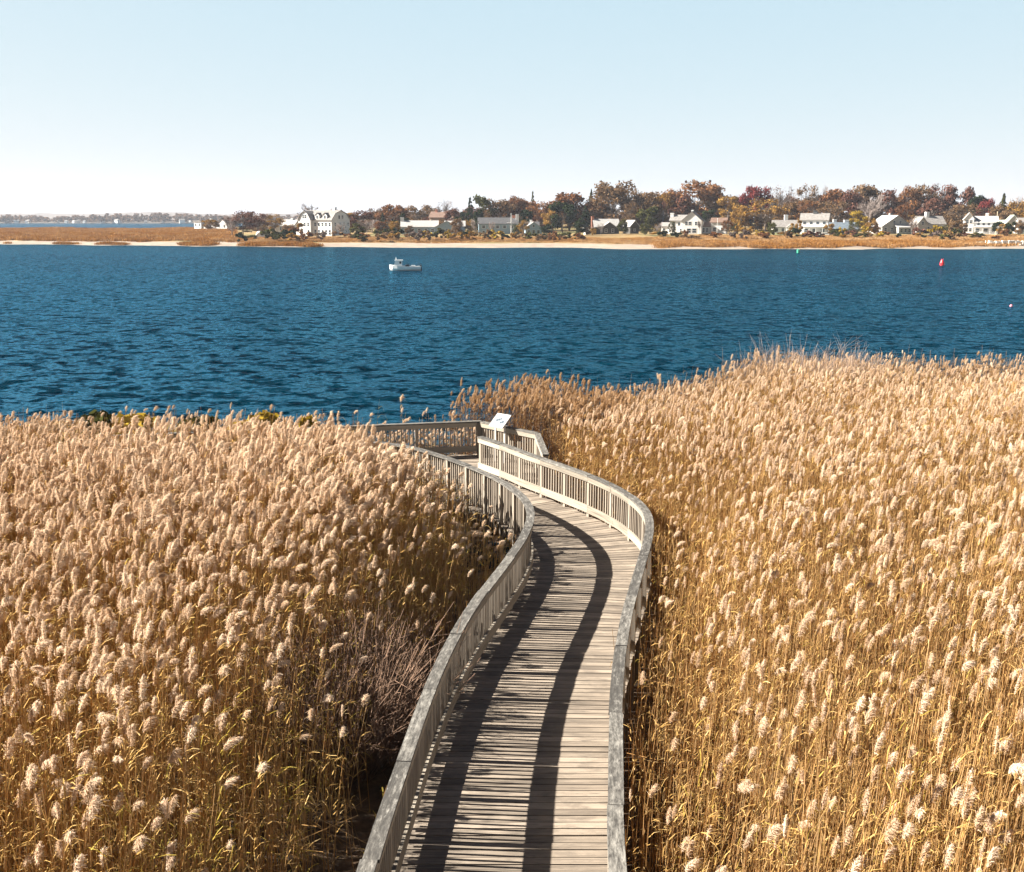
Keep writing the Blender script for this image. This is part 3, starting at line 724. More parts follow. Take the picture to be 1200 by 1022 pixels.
def tree(px, top, wpx, D, shape, col, label, group='trees on the far shore', name=None, cat='tree'):
    x = px_x(px, D); z = float(land_z(np.array(x), np.array(float(D)))); h = px_z(top, D) - z; wd = wpx * D / F * 1.32
    i = random.randrange(len(TR[shape]))
    o = empty(name or {'conifer': 'conifer_tree', 'pine': 'pine_tree', 'bare': 'bare_tree', 'dense': 'evergreen_tree' if col in ('green', 'olive') else 'tree'}.get(shape, 'autumn_tree'), (x, D, z - .1), random.uniform(0, 6.28), (wd, wd, h * 1.02))
    tag(o, label, cat, group); link('trunk', TR[shape][i][1], o); link('crown', crown_mesh(shape, i, col), o); return o
T = [
 (285,246,34,372,'sparse','maroon','maroon thinning tree at the left end of the headland'),
 (272,252,22,368,'bare','grey','bare grey tree leftmost on the headland beside the tan marsh'),
 (303,249,26,380,'sparse','maroon','dark red rounded tree just right of the leftmost bare one'),
 (247,257,20,470,'dense','gold','low golden tree beside the white cottage on the spit'),
 (322,250,24,385,'sparse','gold','yellow-brown tree left of the big white gambrel house'),
 (312,254,18,400,'sparse','brown','small brown tree behind the little white dome'),
 (366,240,30,425,'bare','grey','bare grey tree rising behind the gable of the big white house'),
 (396,244,22,425,'sparse','brown','brown thinning tree behind the right roof of the big white house'),
 (410,249,18,400,'dense','gold','small golden tree touching the right side of the big white house'),
 (423,246,28,400,'round','maroon','purple-maroon tree right of the big white house'),
 (441,243,24,430,'sparse','brown','pale brown tree between the maroon and the rust ones'),
 (461,239,32,412,'round','rust','rust-red round tree left of the long low house'),
 (474,250,14,395,'dense','green','small dark evergreen at the left end of the long low house'),
 (449,250,14,388,'conifer','green','narrow dark conifer before the rust-red tree'),
 (436,258,24,385,'bare','grey','pale grey bare bush-like tree below the maroon tree'),
 (491,239,32,430,'sparse','brown','brown bare-topped tree behind the long low house'),
 (506,242,24,440,'sparse','brown','light brown tree behind the peach house'),
 (521,236,26,435,'bare','grey','bare brownish tree sticking up behind the peach gable'),
 (533,244,20,405,'round','maroon','dark maroon tree right of the peach house'),
 (540,248,14,392,'dense','green','dark evergreen at the right end of the long low house'),
 (551,233,18,400,'conifer','green','tall ragged conifer between the low house and the dark-roofed house'),
 (561,245,14,388,'dense','green','dark column-shaped evergreen left of the dark-roofed house'),
 (549,257,16,382,'sparse','gold','golden-brown small tree below the ragged conifer'),
 (567,228,24,425,'pine','olive','open-topped pine above the dark-roofed house'),
 (586,234,40,432,'round','brown','brown round tree behind the dark-roofed house'),
 (607,231,30,435,'round','rust','rust tree behind the white flagpole'),
 (624,226,12,430,'conifer','olive','thin conifer poking above the rust trees near the flagpole'),
 (630,235,30,418,'round','rust','orange-rust tree behind the small blue-shaded gable'),
 (612,247,16,398,'conifer','green','dark conifer right of the flagpole'),
 (618,245,14,402,'dense','green','dark rounded evergreen behind the small blue-shaded gable'),
 (646,240,22,392,'tall','gold','yellow-green upright tree left of the big dark evergreen'),
 (659,236,30,388,'dense','green','big dark evergreen standing alone on the lawn'),
 (667,225,46,420,'round','rust','large russet dome-topped tree above the big dark evergreen'),
 (686,243,22,392,'conifer','green','dark conifer left of the dark-walled cottage'),
 (692,224,12,432,'conifer','olive','thin conifer tip left of the large light-rust tree'),
 (717,214,50,418,'round','brown','large light-brown tree above the dark-walled cottage'),
 (703,228,30,425,'sparse','rust','rust-brown tree left behind the large light-brown tree'),
 (744,221,28,430,'sparse','brown','grey-brown thin tree right of the large light-brown tree'),
 (757,224,30,422,'round','brown','brown tree behind the little shed'),
 (739,236,22,402,'sparse','brown','sparse brown tree directly behind the little shed'),
 (776,225,24,420,'tall','gold','yellow-orange tree left of the highest dark rust tree'),
 (761,242,24,386,'dense','olive','olive evergreen between the shed and the long white house'),
 (812,211,60,425,'round','rust','highest dark-rust tree, above the long white house'),
 (793,226,30,418,'round','maroon','maroon-brown tree at the left shoulder of the highest tree'),
 (836,222,24,425,'round','brown','dark brown tree at the right shoulder of the highest tree'),
 (829,246,20,398,'dense','green','dark evergreen behind the gable of the long white house'),
 (853,228,30,412,'tall','gold','yellow-topped tree right of the long white house'),
 (866,240,22,400,'tall','gold','golden narrow tree right of the white wing'),
 (885,217,26,430,'round','red','crimson tree, brightest red on the skyline'),
 (869,226,16,432,'round','red','small red tree left of the crimson one'),
 (911,216,32,434,'bare','grey','bare grey tree right of the crimson one'),
 (896,232,48,396,'sparse','gold','wide golden-brown tree before the crimson one'),
 (925,236,30,412,'round','brown','brown tree above the low grey-roofed house'),
 (944,216,28,432,'sparse','brown','thin brown tree above the low grey-roofed house chimney'),
 (958,220,20,430,'bare','grey','bare thin tree above the white two-storey house'),
 (946,234,34,408,'sparse','rust','rust tree directly behind the white two-storey house'),
 (972,234,36,402,'sparse','brown','grey-brown tree right behind the white two-storey house'),
 (977,221,38,428,'round','rust','rust tree behind the dark low roof'),
 (996,224,28,420,'round','maroon','dark maroon tree above the dark low roof'),
 (1010,216,36,430,'round','brown','brown tree left behind the shingled gable house'),
 (1017,229,34,396,'bare','grey','tall bare grey-brown tree left of the shingled gable house'),
 (1004,246,20,388,'tall','yellow','yellow small tree between dark roof and shingled gable house'),
 (1040,222,32,425,'round','maroon','maroon tree above the shingled gable house'),
 (1064,220,30,420,'round','rust','rust tree right of the shingled gable house'),
 (1057,240,20,398,'sparse','rust','low rust tree against the right slope of the shingled gable house'),
 (1078,216,28,425,'round','brown','tall brown tree above the grey-roofed house with white chimney'),
 (1098,215,36,432,'sparse','maroon','thin purplish tree above the right end of the grey-roofed house'),
 (1090,232,30,412,'round','maroon','dark maroon tree close behind the grey-roofed house'),
 (1120,217,30,425,'round','maroon','maroon tree left above the white porch house'),
 (1126,238,38,396,'sparse','brown','grey-brown spreading tree left of the white porch house'),
 (1142,229,22,412,'dense','green','dark evergreen behind the white porch house'),
 (1153,233,20,408,'round','red','small crimson tree behind the white porch house'),
 (1164,240,20,405,'round','brown','brown tree right behind the white porch house'),
 (1172,229,18,410,'conifer','olive','grey-green conifer right of the crimson tree'),
 (1185,231,24,430,'bare','grey','bare pale tree at the right edge of the wood'),
 (1197,234,30,405,'round','gold','orange tree at the right edge of the picture'),
 (1180,246,20,392,'round','brown','brown tree behind the pale green roof'),
 (1222,232,34,410,'round','brown','brown tree past the right edge'), (1250,228,40,415,'round','rust','rust tree past the right edge'),
]
for t in T: tree(*t)
for i in range(46):                     # the wood behind, seen between the crowns
    px = 405 + i * 18.6 + random.uniform(-6, 6); top = np.interp(px, [400, 540, 640, 820, 1000, 1200], [250, 243, 236, 232, 229, 240]) + random.uniform(-3, 6)
    tree(px, top, random.uniform(22, 34), random.uniform(445, 500), random.choice(['round', 'sparse', 'tall', 'sparse']), random.choice(['brown', 'rust', 'brown', 'maroon', 'grey']),
         'dull autumn tree in the back row of the far shore wood', 'trees in the back row of the wood')

for i in range(78):                     # understory that closes the wood below the crowns
    px = 300 + i * 11.9 + random.uniform(-6, 6); D = random.uniform(400, 442)
    top = np.interp(px, [300, 400, 540, 700, 1200], [264, 262, 258, 254, 256]) + random.uniform(-6, 5)
    tree(px, top, random.uniform(16, 28), D, random.choice(['round', 'dense', 'tall', 'sparse']), random.choice(['brown', 'rust', 'maroon', 'olive', 'green', 'gold', 'brown', 'grey']),
         'small bushy tree in the understory behind the far shore houses', 'understory trees of the far wood', 'understory_tree')
for px, wd_ in ((463, 12), (480, 9), (536, 14), (557, 11), (577, 8), (606, 9), (613, 12), (640, 14), (680, 13), (688, 7), (704, 8), (729, 12), (756, 13), (770, 12), (787, 8), (820, 8), (852, 13), (860, 14), (904, 10), (929, 9), (936, 8), (972, 12), (1000, 13), (1020, 14), (1026, 9), (1068, 12), (1074, 10), (1106, 13), (1118, 15), (1128, 11), (1168, 11), (1176, 14), (1193, 12), (420, 16), (430, 18), (447, 14), (400, 12), (338, 14), (352, 8)):
    tree(px, random.uniform(255, 265), wd_, random.uniform(350, 362), random.choice(['round', 'dense', 'sparse', 'tall', 'bare']), random.choice(['olive', 'green', 'brown', 'gold', 'rust', 'olive', 'brown']),
         'small yard tree standing between the far shore houses', 'yard trees between the houses', 'yard_tree')
# ------------------------------------------------------------------ shrubs at the foot of the wood
SH = {}
for i in range(3): SH[i] = crown_quads(800 + i, 620, 8, .0, .06, .4, .42)[0]
SHM = {}
def shrub(px, top, wpx, D, col, label, group='shrubs on the far shore'):
    if D < 372: D -= 26
    x = px_x(px, D); z = float(land_z(np.array(x), np.array(float(D)))); h = max(.8, px_z(top, D) - z); wd = wpx * D / F * 1.1; i = random.randrange(3)
    if (i, col) not in SHM: SHM[(i, col)] = quads_mesh('shrub', SH[i], M[col])
    o = link('shrub', SHM[(i, col)], None, (x, D, z - .15)); o.scale = (wd, wd, h * 1.1); o.rotation_euler = (0, 0, random.uniform(0, 6.28))
    return tag(o, label, 'shrub', group)
for (px, top, wpx, D, col, lab) in [
 (284,272,15,345,'green','dark green shrub below the bare tree at the left end of the headland'),
 (319,266,18,352,'olive','olive shrub left of the one before the big white house'),
 (335,266,22,350,'green','broad green shrub before the left end of the big white house'),
 (343,262,14,362,'rust','rust shrub against the left wing of the big white house'),
 (441,267,14,358,'olive','olive shrub below the narrow dark conifer'),
 (452,265,14,360,'olive','yellow-green shrub left of the long low house'),
 (466,268,13,356,'green','dark shrub before the left end of the long low house'),
 (501,268,14,352,'yellow','yellow-green shrub before the middle of the long low house'),
 (515,267,14,352,'olive','olive shrub before the right gable of the long low house'),
 (524,269,10,350,'yellow','small yellow shrub before the right gable of the long low house'),
 (546,268,15,350,'green','dark green shrub below the ragged conifer'),
 (570,270,10,356,'green','small dark shrub left of the yellow one at the dark-roofed house'),
 (581,270,16,350,'yellow','yellow shrub before the dark-roofed house'),
 (592,272,10,350,'green','dark shrub at the foot of the flagpole'),
 (625,270,20,352,'olive','long olive shrub before the small blue-shaded gable'),
 (640,272,18,350,'green','dark green shrub right of the small blue-shaded gable'),
 (662,270,18,350,'olive','olive shrub at the foot of the big dark evergreen'),
 (678,273,12,348,'olive','olive shrub left of the lawn by the dark-walled cottage'),
 (696,264,8,366,'gold','golden shrub between the sunroom and the dark-walled cottage'),
 (775,268,14,352,'green','dark hedge-like shrub left before the long white house'),
 (790,270,16,350,'green','dark low shrub before the middle of the long white house'),
 (803,267,8,354,'rust','rust shrub at the terrace of the long white house'),
 (866,262,10,368,'gold','golden shrub right of the white wing'),
 (876,266,18,362,'gold','broad golden shrub under the wide golden-brown tree'),
 (889,270,12,358,'yellow','low yellow shrub under the wide golden-brown tree'),
 (906,266,10,362,'olive','olive shrub left of the low grey-roofed house'),
 (930,267,18,356,'green','dark green shrub between the low grey house and the white two-storey house'),
 (945,270,14,354,'maroon','dark red shrub before the white two-storey house'),
 (957,272,16,352,'maroon','low maroon shrub before the porch of the white two-storey house'),
 (978,268,16,358,'olive','olive shrub right of the white two-storey house'),
 (986,267,10,358,'yellow','yellow shrub before the dark low roof'),
 (997,270,14,354,'maroon','purple shrub right of the yellow one by the dark low roof'),
 (1012,265,12,366,'yellow','yellow-green shrub left of the shingled gable house'),
 (1030,271,12,356,'yellow','low yellow shrub before the shingled gable house'),
 (1053,273,7,350,'green','tiny dark shrub on the tan slope before the shingled gable house'),
 (1081,274,9,350,'green','dark low shrub on the tan slope below the grey-roofed house'),
 (1077,264,16,362,'maroon','maroon shrub left before the grey-roofed house'),
 (1096,264,18,360,'yellow','bright yellow shrub before the grey-roofed house'),
 (1109,268,14,356,'gold','golden shrub right of the bright yellow one'),
 (1120,268,12,358,'olive','olive shrub left of the white porch house'),
 (1130,271,12,356,'maroon','dull maroon shrub left below the white porch house'),
 (1146,274,10,350,'rust','rust shrub on the tan slope below the white porch house'),
 (1184,261,14,366,'green','dark shrub before the pale green roof'),
 (1176,266,10,362,'rust','rust shrub right of the pale pole'),
 (192,278,7,470,'maroon','small dark bush alone on the orange spit'),
 (86,269,9,600,'green','low dark bush far out on the orange spit'),
 (222,267,34,560,'olive','long low bush line at the back of the spit')]:
    shrub(px, top, wpx, D, col, lab)
for i in range(75):
    px = 300 + i * 12 + random.uniform(-5, 5); D = random.uniform(340, 372)
    if 686 < px < 760 or 1040 < px < 1075: continue
    b = np.interp(px, [300, 560, 800, 1200], [273, 273, 274, 274])
    shrub(px, b - random.uniform(-2, 5), random.uniform(10, 20), D, random.choice(['brown', 'olive', 'gold', 'rust', 'brown', 'grey']), 'low dull autumn shrub in the thicket at the foot of the wood', 'thicket shrubs on the far shore')

# ------------------------------------------------------------------ houses
M['white'] = plain('white_clapboard', (.64, .635, .62), .6, .05, .6); M['grey_wall'] = plain('grey_shingle', (.34, .33, .31), .8, .15, 1.2)
M['shade_blue'] = plain('shade_blue_clapboard', (.24, .33, .40), .7, .08); M['dark_wall'] = plain('dark_shingle', (.05, .045, .04), .8, .2)  # clapboard base colour holds the blue of the shaded house fronts
M['tan_wall'] = plain('tan_shingle', (.50, .44, .36), .8, .12); M['peach'] = plain('peach_clapboard', (.40, .28, .20), .7, .08)
M['roof_grey'] = plain('grey_roof', (.22, .205, .195), .85, .2, 1.5); M['roof_dark'] = plain('dark_roof', (.07, .07, .075), .8, .25, 1.5)
M['roof_light'] = plain('pale_roof', (.36, .35, .34), .75, .12, 1.5); M['roof_brown'] = plain('brown_roof', (.15, .092, .068), .85, .2, 1.5)
M['roof_slate'] = plain('slate_roof', (.11, .14, .17), .8, .2, 1.5); M['roof_green'] = plain('pale_green_roof', (.42, .46, .38), .8, .12, 1.5)
M['brick'] = plain('brick', (.34, .15, .10), .85, .25, 3.); M['glass'] = plain('dark_glass', (.025, .035, .045), .12, .2)
def roof_faces(mr, mw, cx, cy, wx, wy, h, rh, axis, kind='gable', oh=.35, th=.18):
    """roof slabs into mr, gable triangles into mw; ridge along axis; gambrel breaks the slope"""
    L, W = (wx, wy) if axis == 'x' else (wy, wx)
    def P(u, v, z): return (cx + u, cy + v, z) if axis == 'x' else (cx - v, cy + u, z)
    a = L / 2; b = W / 2
    if kind == 'flat':
        mr.box((cx - wx / 2 - oh, cy - wy / 2 - oh, h + .003), (cx + wx / 2 + oh, cy + wy / 2 + oh, h + max(.25, rh))); return
    prof = [(-b - oh, h - oh * rh / b), (0, h + rh), (b + oh, h - oh * rh / b)]
    if kind == 'gambrel': prof = [(-b - oh, h - .15), (-b * .62, h + rh * .68), (0, h + rh), (b * .62, h + rh * .68), (b + oh, h - .15)]
    if kind == 'shed': prof = [(-b - oh, h - .1), (b + .02, h + rh)]
    for (v0, z0), (v1, z1) in zip(prof, prof[1:]):
        c = [P(-a - oh, v0, z0), P(a + oh, v0, z0), P(a + oh, v1, z1), P(-a - oh, v1, z1)]
        mr.hexa(c + [(x, y, z + th) for x, y, z in c])
    for s in (-1, 1):
        u = s * (a - .01); pts = [P(u, -b, h - .01)] + [P(u, v, z - .02) for v, z in prof[1:-1]] + [P(u, b, h - .01 if kind != 'shed' else h + rh - .02)]
        mw.face(pts); 
WINM = None
def house(name, label, px, D, rot, blocks, wall, roof, wins=(), chims=(), dorm=(), porch=(), door=None, zoff=0., roof2=None):
    """blocks: cx, cy, wx, wy, wall height, roof rise, ridge axis, roof kind; front is -y"""
    global WINM
    if WINM is None:
        mb = MB(); mb.box((-.5, -.05, -.5), (.5, .0, .5)); mg = MB()
        mg.box((-.40, -.065, -.42), (.40, -.045, -.03)); mg.box((-.40, -.065, .03), (.40, -.045, .42)); WINM = (mb.mesh('window', M['white']), mg.mesh('pane', M['glass']))
    x = px_x(px, D); z = float(land_z(np.array(x), np.array(float(D)))) + zoff
    o = empty(name, (x, D, z), R_(rot)); tag(o, label, 'house')
    mw, mr = MB(), MB()
    for (cx, cy, wx, wy, h, rh, ax, kd) in blocks:
        mw.box((cx - wx / 2, cy - wy / 2, -1.2), (cx + wx / 2, cy + wy / 2, h)); roof_faces(mr, mw, cx, cy, wx, wy, h, rh, ax, kd)
    wl = mw.build('wall', wall, o); rf = mr.build('roof', roof, o)
    for (cx, cy, s, z0, z1, mt) in chims:
        mb = MB(); mb.box((cx - s / 2, cy - s / 2, z0), (cx + s / 2, cy + s / 2, z1)); mb.box((cx - s / 2 - .08, cy - s / 2 - .08, z1 - .3), (cx + s / 2 + .08, cy + s / 2 + .08, z1 - .12)); mb.build('chimney', mt, rf)
    for (cx, cy, wx, wy, zb, hh) in dorm:
        a, b = MB(), MB(); a.box((cx - wx / 2, cy - wy / 2, zb), (cx + wx / 2, cy + wy / 2, zb + hh)); roof_faces(b, a, cx, cy, wx, wy, zb + hh, wx * .4, 'y', 'gable', .2, .1)
        d = a.build('dormer', wall, rf); b.build('dormer_roof', roof, o)
        w1 = link('window', WINM[0], o, (cx, cy - wy / 2 - .004, zb + hh * .55)); w1.scale = (1.0, 1, 1.2); link('pane', WINM[1], w1)
    for (xf, yf, ang, zc, ww, wh) in wins:       # window centre on a wall, facing angle
        w1 = link('window', WINM[0], o, (xf, yf, zc)); w1.scale = (ww, 1, wh); w1.rotation_euler = (0, 0, R_(ang)); link('pane', WINM[1], w1)
    for (x0, x1, y0, y1, h, rmat) in porch:
        mb = MB(); mb.box((x0 - .2, y0 - .2, h), (x1 + .2, y1 - .01, h + .25)); mb.build('porch_roof', rmat, o)
        n = max(2, int((x1 - x0) / 2.2) + 1)
        for i in range(n):
            mb = MB(); xx = x0 + (x1 - x0) * i / (n - 1); mb.box((xx - .1, y0 - .05, -1), (xx + .1, y0 + .15, h - .003)); mb.build('porch_post', M['white'], o)
        mb = MB(); mb.box((x0, y0 - .02, .55), (x1, y0 + .04, .7)); mb.box((x0 + .02, y0 - .1, -1), (x1 - .02, y1 - .02, .1)); mb.build('porch_deck', M['white'], o)
    if door:
        mb = MB(); xf, yf = door; mb.box((xf - .5, yf - .06, 0), (xf + .5, yf + .01, 2.1)); mb.build('door', M['dark_wall'], o)
    return o
def row(x0, x1, n, y, z, w_=.95, h=1.35, ang=0): return [(x0 + (x1 - x0) * (i / max(1, n - 1)), y - .004, ang, z, w_, h) for i in range(n)]
def side(xs, ys, z, ang, w_=.95, h=1.35): return [(xs, y, ang, z, w_, h) for y in ys]
W_, G_ = M['white'], M['grey_wall']
house('gambrel_house', 'big white three-storey gambrel-roofed house at the left of the headland', 374, 368, -30,
  [(0, 3, 15, 10, 5.4, 3.2, 'x', 'gambrel'), (-3.6, -1.2, 5.2, 4, 5.4, 3.0, 'y', 'gambrel'), (-9.2, 3.5, 3.6, 7, 2.9, 1.2, 'y', 'gable')], W_, M['roof_grey'],
  wins=row(-5.2, -2., 3, -3.2, 3.9) + row(.2, 6.6, 5, -2, 3.9) + row(-5.2, -2., 2, -3.2, 1.2, 1., 1.9) + row(.2, 6.6, 5, -2, 1.2, .95, 1.9) + row(-4.1, -3.1, 2, -3.2, 6.6) + side(7.504, (0, 2.4, 4.8, 7), 3.9, 90) + side(7.504, (0, 2.4, 4.8, 7), 1.2, 90) + side(7.504, (2.2, 4), 6.4, 90),
  chims=[(4.5, 3.5, 1.1, 7.5, 9.8, W_)], dorm=[(1.2, -.8, 1.8, 2.4, 5.6, 1.5), (4.6, -.8, 1.8, 2.4, 5.6, 1.5)])
house('beach_cottage', 'small white cottage with pale roof left of the big white house', 337, 400, -20,
  [(0, 2, 7, 6, 2.8, 2.0, 'x', 'gable'), (-4.6, 2.4, 3, 4, 2.3, 1.0, 'y', 'gable')], M['tan_wall'], M['roof_light'], wins=row(-2.2, 2.2, 3, -1, 1.5), chims=[(1.2, 2, .8, 4, 5.6, W_)])
house('spit_house', 'white house with a grey roof partly behind the golden tree on the spit', 262, 480, -25,
  [(0, 2, 6, 6, 4.6, 2.4, 'y', 'gable'), (-6, 3, 8, 6, 3., 1.8, 'x', 'gable')], W_, M['roof_grey'], zoff=-1.6, wins=row(-1.5, 1.5, 2, -1, 3.5) + row(-1.5, 1.5, 2, -1, 1.2) + row(-9, -4, 3, -.004, 1.6))
house('spit_house', 'white boxy house leftmost on the spit beyond the orange grass', 233, 500, -28,
  [(0, 2, 4.5, 5, 5.2, .5, 'x', 'flat'), (5, 2.5, 5, 5, 3.4, 1.8, 'x', 'gable')], W_, M['roof_grey'], zoff=-1.2, wins=row(-1.2, 1.2, 2, -.5, 3.8) + row(-1.2, 1.2, 2, -.5, 1.3), chims=[(6, 2.5, .8, 4.4, 6.6, W_)])
house('long_house', 'long low blue-shaded house with pale roof and a front gable at its right end', 492, 374, 3,
  [(0, 2, 13, 6.5, 2.7, 2.0, 'x', 'gable'), (9.7, .4, 8.5, 7.5, 2.5, 2.1, 'y', 'gable'), (12.6, 3.4, 7, 5, 2.9, 1.7, 'x', 'gable')], M['shade_blue'], M['roof_light'],
  wins=row(-4.8, 4.6, 5, -1.25, 1.35, 1.2, 1.3) + row(7.6, 11.8, 3, -3.35, 1.3, 1.1, 1.3), chims=[(-6.3, 2, 1.2, .5, 6.0, W_)])
house('peach_house', 'peach-coloured gabled house behind the long low house', 513, 410, -15,
  [(0, 2, 6, 6, 5.4, 2., 'x', 'gable'), (5, 2, 4.4, 5, 5.2, 2.8, 'y', 'gable')], M['peach'], M['roof_brown'], wins=row(-2, 2, 3, -1, 3.8) + row(4.2, 5.8, 2, -.504, 4.4), chims=[(-1, 2, .9, 6, 8.4, M['brick'])])
house('dark_roofed_house', 'blue-shaded house with a black roof and white chimneys beside the flagpole', 583, 376, 3,
  [(0, 2, 13.5, 7, 3.6, 2.0, 'x', 'gable'), (11, 3.2, 8, 6, 2.4, 1.7, 'x', 'gable')], M['shade_blue'], M['roof_dark'],
  wins=row(-5, 5, 5, -1.5, 2.5, 1.3, 1.1) + row(-5, 5, 4, -1.5, .5, 1.1, 1.2) + row(8.2, 13, 3, .196, 1.2, 1.1, 1.3), chims=[(7.2, 1.0, 1.0, 1, 7.0, W_), (6.0, 2, .9, 4, 6.6, M['brick'])])
house('gabled_cottage', 'small blue-shaded gabled cottage with a dark window in its peak', 625, 368, 4,
  [(0, 2, 5.8, 6, 2.2, 2.0, 'y', 'gable')], M['shade_blue'], M['roof_light'], wins=[(0, -1.004, 0, 2.9, .8, 1.0)] + row(-1.7, 1.7, 3, -1, .9, 1.1, 1.2), chims=[(-.6, 2.5, .7, 3.2, 5.0, W_)])
house('dark_walled_cottage', 'dark-walled cottage under a pale roof with a brick chimney and white sunroom', 711, 368, 4,
  [(0, 3, 8.6, 6, 2.6, 2.5, 'x', 'gable'), (.6, .4, 5, 4.4, 2.4, 1.7, 'y', 'gable')], M['dark_wall'], M['roof_light'], wins=row(-.6, 1.8, 2, -1.8, 1.2), chims=[(-4.7, 3, .9, .0, 6.2, M['brick'])], door=(-2.9, 0))
house('sunroom', 'small white flat-roofed sunroom left of the dark-walled cottage', 690.5, 367, 4,
  [(0, 1.5, 3, 3.6, 2.2, .3, 'x', 'flat')], W_, M['roof_light'], wins=row(-.75, .75, 2, -.3, 1.1, 1.2, 1.5))
house('garden_shed', 'little dark shed with one steep pale roof slope between cottage and white house', 742, 366, 28,
  [(0, 1.5, 3.6, 4.4, 2.7, 1.8, 'y', 'gable')], M['dark_wall'], M['roof_light'], wins=[(0, -.704, 0, 1.3, .8, .9)])
house('white_house', 'long white house with a tall front gable, left chimney and right wing', 799, 368, -18,
  [(0, 3, 8.5, 7, 4.6, 1.8, 'x', 'gable'), (-5.4, 3.6, 4.5, 5, 2.6, 1.2, 'x', 'gable')], W_, M['roof_grey'],
  wins=row(-2.9, 2.6, 4, -.5, 3.4, 1.1, 1.2) + row(-2.9, 2.6, 3, -.5, 1.1, 1.3, 1.6) + row(-6.6, -4.4, 2, 1.1, 1.2), chims=[(-4.0, 2.2, 1.2, 1, 7.2, W_)])
house('white_gable_wing', 'tall white gable of the long white house with two pairs of windows', 810.5, 366.2, -18,
  [(0, 2.4, 6.9, 7.5, 4.5, 3.0, 'y', 'gable')], W_, M['roof_grey'], wins=row(-1.8, -.6, 2, -1.35, 3.6, 1.1, 1.3) + row(1.5, 2.4, 2, -1.35, 3.6, .9, 1.3) + row(-.9, 1., 2, -1.35, 1.1, 1.7, 1.7), chims=[(-.4, 2.6, .7, 6.6, 8.2, W_)])
house('white_wing', 'white single-storey wing with brown roof at the right end of the long white house', 838, 366, -18,
  [(1.0, 2.4, 5.2, 5.5, 3.9, 1.4, 'x', 'gable'), (-4.4, 3.4, 5, 5, 2.5, 1.5, 'x', 'gable')], W_, M['roof_brown'], wins=row(-.3, 2.4, 2, -.35, 1.5, 1.2, 1.4) + row(-5.6, -3, 3, .9, 1.2, .9, 1.5))
house('grey_roofed_house', 'low white house with long grey roof left of the white two-storey house', 921, 374, -4,
  [(0, 3, 8.8, 6, 2.2, 2.2, 'x', 'gable'), (1.5, 0, 3.2, 3, 2.0, 1.2, 'y', 'gable')], W_, M['roof_grey'], wins=row(-3.4, -1.2, 2, 0, 1.1, 1.2, 1.3), chims=[(.4, 4, 1.2, 3.6, 6.4, W_)])
house('two_storey_house', 'white two-storey house with grey roof, dark chimney and front porch', 953, 366, -20,
  [(0, 3, 9.3, 6.5, 5.0, 2.1, 'x', 'gable')], W_, M['roof_grey'],
  wins=row(-3.2, 3.4, 4, -.25, 3.9, 1.3, 1.0) + row(-2.6, 3.0, 3, -.25, 1.2, 1.5, 1.5), chims=[(0, 3.2, 1.3, 6.3, 8.2, M['roof_dark'])], porch=[(-3.6, 5.2, -2.2, -.25, 2.5, W_)])
house('dark_low_house', 'low house under a broad slate-blue roof right of the white two-storey house', 987, 372, -6,
  [(0, 3, 10, 8, 1.8, 2.2, 'x', 'gable')], G_, M['roof_slate'], wins=row(-3, 3, 3, -1, .9), chims=[(-2, 5, 1.2, 2.6, 5.2, W_), (2, 5, 1.6, 2.6, 5., W_)])
house('shingled_house', 'weathered shingled house with a broad front gable on the right slope', 1047, 366, 14,
  [(0, 3, 11.5, 9, 2.6, 3.6, 'y', 'gable'), (2.2, -2.8, 6.5, 3, 2.2, .8, 'x', 'shed')], G_, M['roof_light'], wins=row(-1.2, 1.2, 2, -1.5, 4.0, 1.0, 1.2) + row(-4.4, -2, 2, -1.5, 1.5, 1.1, 1.3) + row(0, 4.6, 4, -4.3, 1.2, 1., 1.2), chims=[(.8, 4, .9, 5.0, 7.0, G_)])
house('grey_house', 'grey shingled house with a white chimney between the two yellow shrubs', 1088, 378, 4,
  [(1, 3, 9.5, 6.5, 3.4, 2.6, 'x', 'gable'), (-3.4, 1.2, 3.6, 6, 3.5, 2.2, 'y', 'gable')], G_, M['roof_grey'], wins=row(-.4, 4.4, 3, -.25, 1.8) + [(-3.4, -1.804, 0, 3.6, 1, 1.3)], chims=[(.2, 3, 1.2, 5.4, 7.6, W_)], roof2=None)
house('porch_house', 'white house with a gabled tower at its left and a long dark porch', 1148, 372, -20,
  [(1.4, 3, 8, 6.5, 4.0, 2.0, 'x', 'gable'), (-4., 2, 3.2, 5, 5.2, 2.0, 'y', 'gable')], W_, M['roof_light'],
  wins=row(-4.6, -3.4, 2, -.5, 4.2, .9, 1.2) + row(-4.6, -3.4, 2, -.5, 1.4, .9, 1.3) + row(-.8, 4.2, 4, -.25, 3.3, 1., .9) + row(-1, 4.4, 3, -.25, 1.2, 1.6, 1.5), chims=[(2, 3.4, .9, 5.4, 7.2, W_)], porch=[(-2.0, 5.4, -2.4, -.25, 2.3, W_)])
house('green_roofed_house', 'tan house under a pale green roof at the right edge of the shore', 1186, 380, -14,
  [(0, 3, 5.2, 6, 3.2, 3.0, 'y', 'gable'), (-4, 3.4, 3, 5, 2.8, 1.6, 'x', 'gable')], M['tan_wall'], M['roof_green'], wins=row(-1.2, 1.2, 2, 0, 1.6))
house('edge_house', 'white house cut by the right edge of the picture', 1204, 372, -8,
  [(0, 3, 6, 6, 3.4, 2., 'x', 'gable')], W_, M['roof_grey'], wins=row(-2, 2, 3, 0, 1.7))

